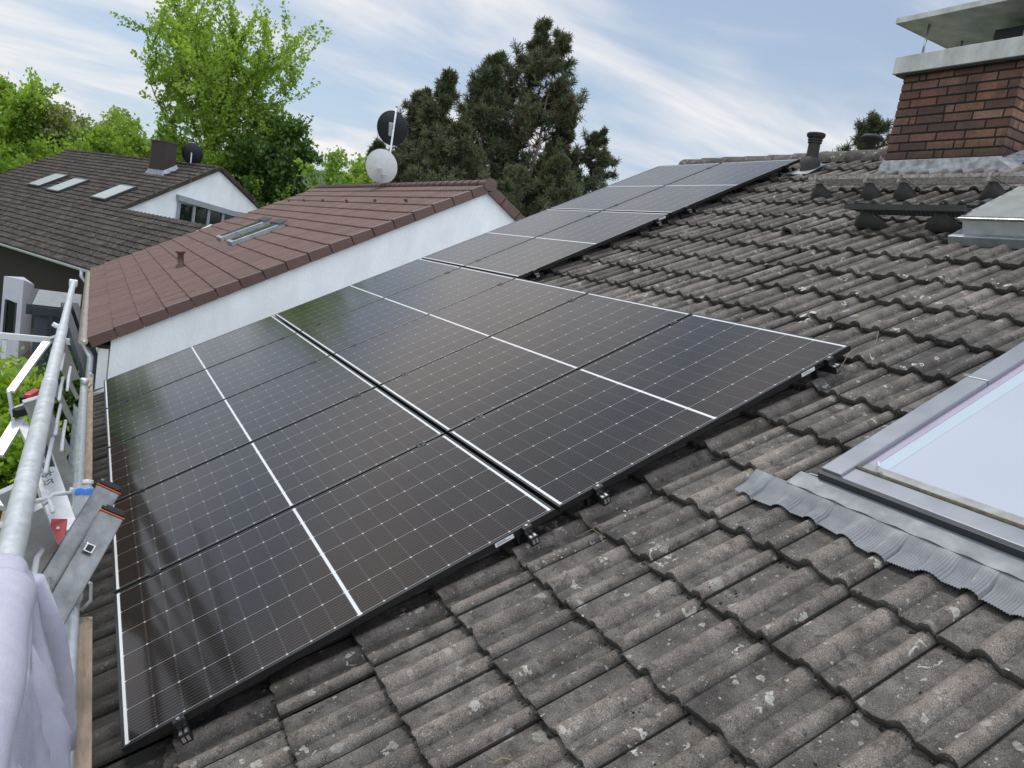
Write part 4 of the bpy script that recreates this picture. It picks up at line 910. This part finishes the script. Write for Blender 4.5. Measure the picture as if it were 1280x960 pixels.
PN = leaf_mat('pine_needles', (.045, .055, .030), (.10, .115, .060), (.19, .21, .115), .28)
PNB = leaf_mat('brown_pine_needles', (.06, .035, .02), (.12, .06, .03), (.20, .10, .05), .1)
GZ = -3.7
def gbase(px, Y, py=230): p = at(px, py, 'Y', Y); return np.array([p[0], Y, GZ])
def topz(px, py, Y): return at(px, py, 'Y', Y)[2] - GZ
TG = 'trees behind the houses'
decid(gbase(256, 46), topz(285, -4, 46) * .93, 12.8, GB, 'tall airy bright green tree rising behind the far dark roof', 'broadleaf tree', TG, 24, 60000, .135, .12, .80, .30, (.3, 0), 1.35, .26, 3, .15)
decid(gbase(340, 44), topz(345, 120, 44), 6.5, GD, 'dark green dense tree directly right of the tall airy one', 'broadleaf tree', TG, 16, 26000, .17, .15, .6, .5, (0, 0), 1.1, .16, 5)
decid(gbase(-10, 60), topz(10, 100, 60), 6.5, GB, 'tall leafy green tree at the left edge of the photo', 'broadleaf tree', TG, 18, 34000, .17, .12, .9, .55, (.8, 0), 1.2, .2, 8)
decid(gbase(42, 60), topz(42, 165, 60), 5.5, GM, 'lower bright bushy tree in front of the left edge tree', 'broadleaf tree', TG, 16, 26000, .17, .1, .7, .5, (0, 0), 1.2, .16, 9)
decid(gbase(-115, 48), topz(-115, -60, 48), 8, GM, 'very tall green tree left of the photo edge', 'broadleaf tree', TG, 18, 26000, .18, .1, .6, .5, (0, 0), 1.2, .2, 15)
decid(gbase(88, 60), topz(90, 135, 60), 7.0, GO, 'rounded olive green willow above the hedge line', 'willow', TG, 18, 30000, .16, .2, .8, .5, (0, 0), 1.1, .2, 11)
hx = [(115, 58, 178, 7), (150, 54, 168, 7.5), (185, 52, 165, 7), (75, 57, 182, 6), (22, 56, 196, 6), (225, 58, 165, 7), (128, 57, 186, 5.5)]
hl = ['small round green tree just right of the willow', 'bright green bush tree behind the far roof, left of the chimney', 'bright leafy tree directly behind the far chimney', 'green bush tree behind the left end of the far ridge', 'green bush tree at the left photo edge behind the dark roof', 'green tree behind the satellite dish of the far house', 'low green bush tree touching the far ridge line']
for i, ((px, Y, py, wdd), lb) in enumerate(zip(hx, hl)):
    decid(gbase(px, Y), topz(px, py, Y), wdd, GB if i % 2 else GM, lb, 'broadleaf tree', TG, 13, 17000, .17, .12, .65, .55, (0, 0), 1.2, .14, 20 + i)
decid(gbase(412, 30), topz(418, 188, 30) * 1.16, 2.6, GM, 'thin loose sapling behind the left end of the brown ridge', 'sapling', None, 9, 2600, .12, .3, 1.0, .3, (0, 0), 1.0, .06, 31)
decid(gbase(447, 33), topz(450, 192, 33) * 1.14, 2.6, GB, 'small bright green tree left of the white dish', 'broadleaf tree', None, 12, 6500, .13, .3, .9, .35, (0, 0), 1.0, .08, 32)

def pine(base, H, Wd, label, seed=1, z0=.3, dens=1.0, trunkr=.2, tuft=.34, mat=PN, cat='pine tree', conic=False, brown=0, lean=(0, 0), ntuft=13, levels=16, pw=.70):
    rs = np.random.default_rng(seed); base = np.array(base, float); root = empty(cat.replace(' ', '_'), base, label=label, cat=cat, group='conifers behind the brown roofed house')
    g = MB(); top = base + np.array([lean[0], lean[1], H * .98]); tr = [base + (top - base) * f + rs.normal(0, .01 * H, 3) * [1, 1, 0] * f * (1 - f) * 2 for f in np.linspace(0, 1, 10)]
    g.tube(tr, [trunkr * (1 - .93 * f) for f in np.linspace(0, 1, 10)], 8)
    tips = []; od = []
    for i in range(levels):
        f = z0 + (1 - z0) * (i + .3) / levels
        for b in range(int(rs.integers(5, 8) * dens + .5)):
            ff = min(.985, f + rs.uniform(-.02, .02)); j = ff * 9; p = tr[int(j)] + (tr[min(int(j) + 1, 9)] - tr[int(j)]) * (j - int(j))
            az = rs.uniform(0, 2 * PI); env = (1 - (ff - z0) / (1 - z0)) ** (.85 if conic else pw) * (1 if conic else min(1, .55 + (ff - z0) * 2.2))
            Lb = max(.4, Wd * (.56 if conic else .74) * env * rs.uniform(.5, 1.15)); el = rs.uniform(.0, .5) if not conic else rs.uniform(-.25, .15); dd = np.array([math.cos(az) * math.cos(el), math.sin(az) * math.cos(el), math.sin(el)]); q = [p]
            for k in range(4): dd = unit(dd + rs.normal(0, .10, 3) + [0, 0, .10]); q.append(q[-1] + dd * Lb / 4)
            g.tube(q, [.055 * (Lb / (Wd / 2) * .7 + .3) * (1 - .8 * t_) for t_ in np.linspace(0, 1, 5)], 4, False)
            for k in range(1, 5):
                if not conic and k == 1 and Lb > 1.2: continue
                for m_ in range(4 if k < 4 else 5):
                    sd = unit(dd + rs.normal(0, .75, 3) + [0, 0, .3]); e = q[k] + sd * rs.uniform(.15, .75) * min(1, Lb * .5); g.tube([q[k], e], [.014, .006], 3, False); tips.append(e); od.append(unit(sd + [0, 0, .5]))
    for k in range(6): tips.append(tr[-1] - [0, 0, .25 * k] + rs.normal(0, .12, 3)); od.append(np.array([0, 0, 1.]))
    g.build('trunk', M['pinebark'], root, fix=False)
    tips = np.array(tips); od = np.array(od); n = len(tips) * ntuft * 2; pk = np.repeat(np.arange(len(tips)), ntuft * 2)
    d = od[pk] * .55 + rs.normal(0, .8, (n, 3)); d /= np.linalg.norm(d, axis=1)[:, None]
    C_ = tips[pk] - od[pk] * (rs.random((n, 1)) * tuft * .9) + d * tuft * .38
    cl = rs.random(len(tips))[pk]; tint = .15 + .6 * cl + rs.normal(0, .12, n)
    s = tuft * rs.uniform(.7, 1.2, n); r = rs.normal(0, 1, (n, 3)); r -= d * (r * d).sum(1)[:, None]; r /= np.linalg.norm(r, axis=1)[:, None]
    a = C_ - d * s[:, None] * .45; c_ = C_ + d * s[:, None] * .55; wv = r * .028
    V = np.stack([a - wv * .6, a + wv * .6, c_ + wv * .5, c_ - wv * .5], 1).reshape(-1, 3) - base
    for nm, sel, mt in (('crown', np.ones(n, bool) if not brown else (pk % brown != 0), mat), ('dead_needles', (pk % brown == 0) if brown else np.zeros(n, bool), PNB)):
        if not sel.any(): continue
        VV = V.reshape(-1, 4, 3)[sel].reshape(-1, 3); m_ = int(sel.sum()); me = bpy.data.meshes.new(nm); me.vertices.add(4 * m_); me.vertices.foreach_set('co', VV.ravel().astype(np.float32)); me.loops.add(4 * m_); me.loops.foreach_set('vertex_index', np.arange(4 * m_, dtype=np.int32)); me.polygons.add(m_); me.polygons.foreach_set('loop_start', np.arange(0, 4 * m_, 4, dtype=np.int32)); me.polygons.foreach_set('loop_total', np.full(m_, 4, np.int32)); me.update(calc_edges=True)
        at_ = me.attributes.new('tint', 'FLOAT', 'FACE'); at_.data.foreach_set('value', np.clip(tint[sel], 0, 1).astype(np.float32)); me.materials.append(mt); o = bpy.data.objects.new(nm, me); COL.objects.link(o); o.parent = root
    return root
def pb(px, Y, pybase=250): p = at(px, pybase, 'Y', Y); return np.array([p[0], Y, GZ])
pine(pb(618, 42), topz(636, 0, 42), 7.6, 'tallest pine with a bare upper trunk in the middle of the conifers', 41, .42, .85, .26, lean=(1.2, 0), brown=14, levels=17, tuft=.40, pw=1.05)
pine(pb(648, 40), topz(666, 16, 40), 7.2, 'tall pine with reddish bare branches right of the tallest', 42, .45, .7, .24, lean=(1.0, 0), brown=8, levels=15, tuft=.40, pw=.95)
pine(pb(590, 41), topz(590, 50, 41), 7.0, 'dense dark pine left of the tallest one', 43, .18, 1.2, .2, brown=0, levels=20, tuft=.4, pw=.9)
pine(pb(535, 40), topz(535, 78, 40), 6.6, 'dark green pine behind the black dish', 44, .15, 1.2, .2, levels=18, tuft=.4, pw=.9)
pine(pb(508, 43), topz(503, 100, 43), 5.0, 'slim dark pine at the left end of the conifers', 45, .15, 1.4, .16, levels=18)
pine(pb(690, 40), topz(700, 118, 40), 5.2, 'dark spruce at the right flank of the conifers', 46, .1, 1.7, .18, conic=True, levels=26, tuft=.30)
pine(pb(735, 38), topz(742, 155, 38), 5.4, 'small open pine at the right end of the conifers', 47, .12, 1.1, .13, levels=16, tuft=.3)
pine(pb(640, 36), topz(640, 205, 36), 6.0, 'low dense dark conifer filling the middle below the tall pines', 48, .1, 1.7, .18, levels=18)
pine(pb(560, 37), topz(565, 150, 37), 6.0, 'low dense conifer behind the brown ridge', 49, .1, 1.6, .18, levels=18)
pine(pb(690, 35), topz(690, 190, 35), 6.0, 'lowest conifer showing right of the brown gable', 50, .1, 1.6, .16, levels=15)
pine(pb(462, 52), topz(461, 170, 52), 2.4, 'small pine tip above the white satellite dish', 51, .4, 1.2, .1, levels=14)
pine(pb(1085, 30, 200), topz(1108, 138, 30), 4.6, 'pine tip showing above the ridge beside the brick chimney', 52, .5, .7, .10, levels=11, tuft=.34)
# bright hedge at lower left and a dark shrub by the corner
def shrub(name, c, rx, ry, h, n, mat, leaf, label, cat):
    root = empty(name, c, label=label, cat=cat); rs = np.random.default_rng(int(abs(c[0] * 100)) + 5)
    g = MB(); tips = []
    for i in range(60):
        a = rs.uniform(0, 2 * PI); r = math.sqrt(rs.random()); p1 = c + np.array([math.cos(a) * rx * r, math.sin(a) * ry * r, h * rs.uniform(.75, 1.1) * (1 - .25 * r * r)]); p0 = c + np.array([math.cos(a) * rx * r * .5, math.sin(a) * ry * r * .5, 0]); g.tube([p0, (p0 + p1) / 2 + rs.normal(0, .05, 3), p1], [.02, .013, .004], 4, False); tips.append((p0, p1))
    g.build('stems', M['bark'], root, fix=False)
    k = rs.integers(0, 60, n); f = rs.uniform(.1, 1.04, n) ** .5; P0 = np.array([t_[0] for t_ in tips]); P1 = np.array([t_[1] for t_ in tips])
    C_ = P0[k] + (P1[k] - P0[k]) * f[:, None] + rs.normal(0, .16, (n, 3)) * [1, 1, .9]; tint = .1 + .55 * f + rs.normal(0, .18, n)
    leafmesh('foliage', C_, leaf, mat, root, tint, aspect=1.7, hang=-.5); return root
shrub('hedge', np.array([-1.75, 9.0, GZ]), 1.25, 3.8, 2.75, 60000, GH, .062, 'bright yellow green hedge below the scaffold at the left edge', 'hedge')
shrub('shrub', at(84, 430, 'Y', 15.2) * [1, 1, 0] + [0, 0, GZ], .55, .8, 1.9, 5000, GD, .07, 'small dark shrub between the scaffold end and the brown gutter', 'shrub')

# ------------------------------------------------------------------ scaffold
sc = empty('scaffold', (-.25, 0, GZ), label='galvanised scaffold guard rail and lattice running along the eave at the left', cat='scaffold')
def Tb(name, pts, r, mat='galv', n=18, par=sc): g = MB(); g.tube(pts, r, n); return g.build(name, M[mat], par, smooth=True)
RZ = 1.08; RX = at(34, 600, 'Z', RZ)[0]; YJ = at(56, 478, 'Z', RZ)[1]; YK = at(66, 407, 'Z', RZ)[1]; YE = at(80, 352, 'Z', RZ)[1]
g = MB(); g.tube([(RX, -3.6, RZ), (RX, YJ - .01, RZ), (RX, YJ, RZ)], [.0242, .0242, .0215], 28); rail = g.build('guard_rail', M['galv'], sc, smooth=True); rail.data.set_sharp_from_angle(angle=1)
g = MB(); g.tube([(RX, YJ - .02, RZ), (RX, YK, RZ)], .0225, 24); r2 = g.build('guard_rail', M['galv'], sc, smooth=True); r2.data.set_sharp_from_angle(angle=1)
g = MB(); g.tube([(RX, YK - .02, RZ), (RX, YE, RZ)], .0185, 24); r3 = g.build('guard_rail', M['galv'], sc, smooth=True); r3.data.set_sharp_from_angle(angle=1)
g = MB(); g.bar((RX, YE - .05, RZ), (RX, YE + .01, RZ), .055, .050); g.build('end_piece', M['galvpaint'], r3, bevel=.006)
g = MB(); g.tube([(RX, YJ - .05, RZ), (RX, YJ - .045, RZ), (RX, YJ - .015, RZ), (RX, YJ - .01, RZ)], [.0242, .0252, .0252, .0242], 24); g.build('sleeve', M['galv'], rail, smooth=True)
g = MB(); g.tube([(RX - .02, YK - .02, RZ), (RX - .045, YK - .02, RZ + .012)], .012, 10); g.build('wedge', M['whitep'], r2, bevel=.003)
SX = -.174; SZ = .38
for yy in (at(93, 474, 'Z', SZ)[1], at(77, 744, 'Z', SZ)[1]):
    g = MB(); g.tube([(SX, yy, GZ), (SX, yy, SZ)], .0242, 20); st = g.build('standard', M['galv'], sc, smooth=True); st.data.set_sharp_from_angle(angle=1)
    g = MB(); g.tube([(SX, yy, SZ - .03), (SX, yy, SZ - .015), (SX, yy, SZ), (SX, yy, SZ + .012)], [.026, .031, .031, .026], 18); g.tube([(SX + .03, yy, SZ - .06), (SX + .055, yy - .01, SZ - .02), (SX + .05, yy - .02, SZ + .05), (SX + .03, yy - .03, SZ + .06)], .006, 8); g.build('standard_collar', M['galv'], st, smooth=True)
Tb('ledger', [(SX, -3.0, SZ - .06), (SX, at(93, 474, 'Z', SZ)[1], SZ - .06)], .0242)
# flat lattice struts between the guard rail and the ledger, leaning towards the camera
for p0, p1, wd_, hz in (((72, 742), (18, 648), .110, 1.05), ((84, 604), (42, 498), .066, 1.05), ((94, 474), (70, 420), .060, 1.05), ((56, 690), (12, 610), .06, 1.0), ((90, 528), (60, 466), .030, 1.0), ((87, 566), (52, 500), .026, 1.0), ((97, 498), (68, 440), .024, 1.0)):
    a = at(*p0, 'Z', SZ); b_ = at(*p1, 'Z', hz); g = MB(); g.bar(a, b_, wd_, .012, unit(CW - (a + b_) / 2)); g.build('lattice_strut', M['galvpaint'], sc, bevel=.002)
K = lambda px, py, y: at(px, py, 'Y', y)
for pts, y0, y1 in ((((72, 456), (69, 470), (64, 483)), 1.2, 1.0), (((88, 459), (86, 470), (84, 488)), 1.6, 1.3), (((79, 472), (76, 484), (74, 500)), 1.2, .95), (((76, 506), (72, 524), (69, 543)), .9, .6), (((82, 526), (79, 544), (77, 563)), 1.0, .65), (((80, 442), (78, 452), (76, 462)), 1.7, 1.4),
                    (((52, 688), (46, 698), (43, 716), (44, 738)), -.55, -.75), (((62, 718), (59, 742), (57, 770)), -.35, -.55), (((66, 548), (61, 570), (57, 590)), .4, .1)):
    n_ = len(pts); Tb('guard_rod', [K(px, py, y0 + (y1 - y0) * i / (n_ - 1)) for i, (px, py) in enumerate(pts)], .0062, 'whitep', 10)
# outer bracket truss left of the rail
g = MB(); K = lambda px, py, y: at(px, py, 'Y', y)
def flat(g, p0, p1, y0, y1, w_, t_=.02): g.bar(K(*p0, y0), K(*p1, y1), w_, t_)
flat(g, (58, 428), (13, 490), 1.2, .9, .030, .012); flat(g, (11, 488), (17, 524), .9, .9, .034, .012); flat(g, (18, 516), (46, 504), .9, 1.0, .05); br = g.build('outer_bracket', M['galvpaint'], sc, bevel=.002)
g = MB(); flat(g, (17, 517), (40, 510), .88, .95, .03, .03); g.build('black_band', M['black'], br)
g = MB(); flat(g, (34, 496), (46, 489), .9, 1.0, .026, .02); g.build('red_lever', simple('red_paint', (.55, .03, .05), (.45, .02, .04), 6, .4), br, bevel=.003)
g = MB(); flat(g, (28, 500), (36, 494), .9, .95, .022, .022); g.build('lever_socket', M['black'], br)
g = MB(); flat(g, (24, 524), (-4, 570), .9, .7, .042, .012); g.build('brace', M['galvpaint'], sc, bevel=.002)
g = MB(); flat(g, (26, 528), (62, 600), .9, .5, .035); g.build('brace', M['galvpaint'], sc, bevel=.002)
g = MB(); flat(g, (0, 635), (30, 612), .3, .4, .05); g.build('brace', M['galvpaint'], sc, bevel=.002)
g = MB(); flat(g, (50, 570), (82, 668), .5, -.05, .07, .03); sp = g.build('stamped_post', M['galvpaint'], sc, bevel=.002)
g = MB(); flat(g, (53, 556), (65, 590), .55, .38, .016, .034); g.build('slot', M['black'], sp)
g = MB(); flat(g, (74, 652), (69, 688), -.1, -.25, .040, .02); rp = g.build('red_plate', simple('deep_red_paint', (.36, .01, .02), (.28, .01, .02), 5, .4), sc, bevel=.002)
for q in ((72.5, 660), (69.5, 684)):
    g = MB(); c = K(q[0], q[1], -.16 if q[1] < 670 else -.27); g.lathe([(.0045, 0), (.0045, .004), (0, .005)], c, CW - c, 8); g.build('rivet', M['whitep'], rp)
Tb('hook_rod', [K(40, 627, -.1), K(62, 622, -.1), K(66, 618, -.1), K(88, 616, -.05), K(90, 610, -.05)], .006, 'whitep', 8)
Tb('hook_rod', [K(46, 636, -.15), K(62, 625, -.15), K(66, 640, -.2)], .006, 'whitep', 8)
g = MB(); g.box((-.158, -2.9, .10), (-.108, at(83, 772, 'Z', .30)[1], .30)); g.build('toe_board', M['wood'], sc, bevel=.003)
g = MB(); g.box((-.158, at(98, 655, 'Z', .30)[1], .10), (-.112, at(99, 470, 'Z', .30)[1], .30)); g.build('toe_board', M['wood'], sc, bevel=.003)
g = MB(); g.box((-.62, -3, -.72), (-.30, 4.2, -.67)); g.build('deck', M['wood'], sc)
# stamped lettering on the post
def text(body, p0, p1, size, mat, parent, name='stamped_lettering', off=.02):
    cu = bpy.data.curves.new(name, 'FONT'); cu.body = body; cu.size = size; cu.extrude = .0004; cu.align_x = 'LEFT'; cu.align_y = 'CENTER'
    o = bpy.data.objects.new(name, cu); COL.objects.link(o); x = unit(p1 - p0); z = CW - p0; z = unit(z - x * (z @ x)); y = np.cross(z, x)
    m = np.eye(4); m[:3, 0] = x; m[:3, 1] = y; m[:3, 2] = z; m[:3, 3] = p0 + z * off
    bpy.context.view_layer.update(); dg = bpy.context.evaluated_depsgraph_get(); me = bpy.data.meshes.new_from_object(o.evaluated_get(dg)); bpy.data.objects.remove(o)
    r = parent
    while r.parent: r = r.parent
    me.transform(r.matrix_basis.inverted() @ Matrix(m.tolist())); me.materials.clear(); me.materials.append(mat); q = bpy.data.objects.new(name, me); COL.objects.link(q); q.parent = parent; return q
text('SS  Spiegel', K(64, 612, .22), K(53, 574, .46), .040, M['black'], sp)

# ladder
lad = empty('ladder', K(100, 690, -.3), label='aluminium ladder end with orange rimmed black caps leaning over the gutter', cat='ladder')
OR = simple('orange_plastic', (.65, .13, .03), rough=.4)
LA = simple('dull_ladder_aluminium', (.34, .35, .35), (.12, .125, .13), 14, .30, .9, sc=(1, .3, 1))
for (p0, p1, ya, yb) in (((74, 712), (135, 613), -.35, -.20), ((83, 742), (139, 645), -.45, -.30)):
    a, b_ = K(*p0, ya), K(*p1, yb); d = unit(b_ - a); v_ = unit(CW - (a + b_) / 2); sd = unit(np.cross(d, v_)); g = MB(); g.bar(a - d * .25, b_, .064, .024, v_); stl = g.build('stile', LA, lad, bevel=.004)
    g = MB(); g.bar(b_ - d * .001, b_ + d * .0025, .067, .028, v_); g.build('cap_rim', OR, stl, bevel=.002)
    g = MB(); g.bar(b_ + d * .004, b_ + d * .024, .066, .028, v_); g.build('end_cap', M['black'], stl, bevel=.011)
    if p0[1] > 730:
        c = K(112, 685, -.375); c = c + v_ * .015; g = MB(); g.bar(c - d * .012, c + d * .012, .024, .004, v_); g.build('rung_rim', M['alu'], stl, bevel=.003); g = MB(); g.bar(c - d * .0085 + v_ * .002, c + d * .0085 + v_ * .002, .016, .004, v_); g.build('rung_hole', M['black'], stl, bevel=.003)
# water bottle between rail and ladder
bc = K(113, 645, .10); bt = empty('water_bottle', bc, label='clear plastic water bottle with blue neck band lying behind the ladder end', cat='bottle')
pm, t, b = newmat('clear_plastic'); b.inputs['Base Color'].default_value = (.80, .84, .86, 1); b.inputs['Roughness'].default_value = .12; b.inputs['Transmission Weight'].default_value = .65; b.inputs['IOR'].default_value = 1.2
a, b_ = K(102, 664, .05), K(110, 602, .12); d = b_ - a; ln = np.linalg.norm(d)
g = MB(); g.lathe([(0, 0), (.030, .004), (.034, .02), (.034, ln * .55), (.032, ln * .72), (.020, ln * .86), (.013, ln * .92), (.013, ln * .99), (0, ln)], a, d, 20); g.build('bottle_body', pm, bt, smooth=True)
g = MB(); g.lathe([(.0335, ln * .70), (.0335, ln * .80), (.028, ln * .84)], a, d, 20); g.build('blue_band', simple('blue_label', (.02, .18, .62), (.015, .14, .5), 5, .4), bt, smooth=True)
g = MB(); g.lathe([(.0155, ln * .95), (.0155, ln * 1.03), (0, ln * 1.032)], a, d, 16); g.build('bottle_cap', simple('pale_cap', (.65, .62, .66), rough=.4), bt, smooth=True)

# lavender grey hoodie hung over the rail
def cloth(y0, y1, LL, LR, rr, flareR, flareL, ph, parent, name, ny=70, ns=150):
    P = []
    for i in range(ny):
        f = i / (ny - 1); row = []
        for j in range(ns):
            t_ = j / (ns - 1); s_ = -LL + (LL + LR) * t_; dn = max(0, abs(s_) - PI * .5 * rr); sg = 1 if s_ > 0 else -1; amp = min(1, dn / .16)
            y = y0 + (y1 - y0) * f; yc = (y0 + y1) / 2; y = yc + (y - yc) * (1 - .25 * amp * (1 - min(1, dn)))
            w_ = f * 17 + ph + .9 * math.sin(dn * 5 + ph); ridge = (1 - abs(math.sin(w_ * .5 + .6 * math.sin(w_)))) ** 1.2
            fold = .042 * amp * ridge + .006 * math.sin(f * 19 + ph * 2 + s_ * 7) * amp + .003 * math.sin(f * 7 + s_ * 23 + ph) + .010 * amp * max(0, math.sin(f * 26 + 3.2 * math.sin(s_ * 6 + ph) + s_ * 5)) ** 3
            if dn == 0: a = s_ / rr; k = rr + .003 * math.sin(f * 11 + ph); x = math.sin(a) * k; z = math.cos(a) * k
            else: x = sg * (rr + (flareR if sg > 0 else flareL) * (dn / .6) ** .8 + fold); z = -dn + .003 * math.sin(f * 11 + ph)
            row.append((RX + x, y + .018 * math.sin(dn * 11 + ph) * amp * (f - .5) * 2, RZ + z))
        P.append(row)
    g = MB(); g.grid(np.array(P)); o = g.build(name, M['fabric'], parent, smooth=True); m_ = o.modifiers.new('thick', 'SOLIDIFY'); m_.thickness = .007; m_.offset = 1; return o
def hoodie():
    yA = at(20, 694, 'Z', RZ + .03)[1]; yB = yA - .72
    root = empty('hooded_sweater', (RX, yA - .2, RZ), label='pale lavender grey fleece sweater draped over the near end of the guard rail', cat='sweater')
    cloth(yB, yA, .45, .80, .030, .105, .03, 0.4, root, 'sweater_body')
    cloth(yB + .06, yA - .10, .34, .30, .044, .045, .05, 2.2, root, 'hood')
    g = MB(); q = [K(40, 725, yA), K(62, 790, yA + .03), K(74, 850, yA + .05), K(82, 905, yA + .07), K(83, 935, yA + .08)]
    g.tube(q, [.020, .026, .024, .020, .017], 18, True, flat=.8); sl = g.build('sleeve', M['fabric'], root, smooth=True)
hoodie()
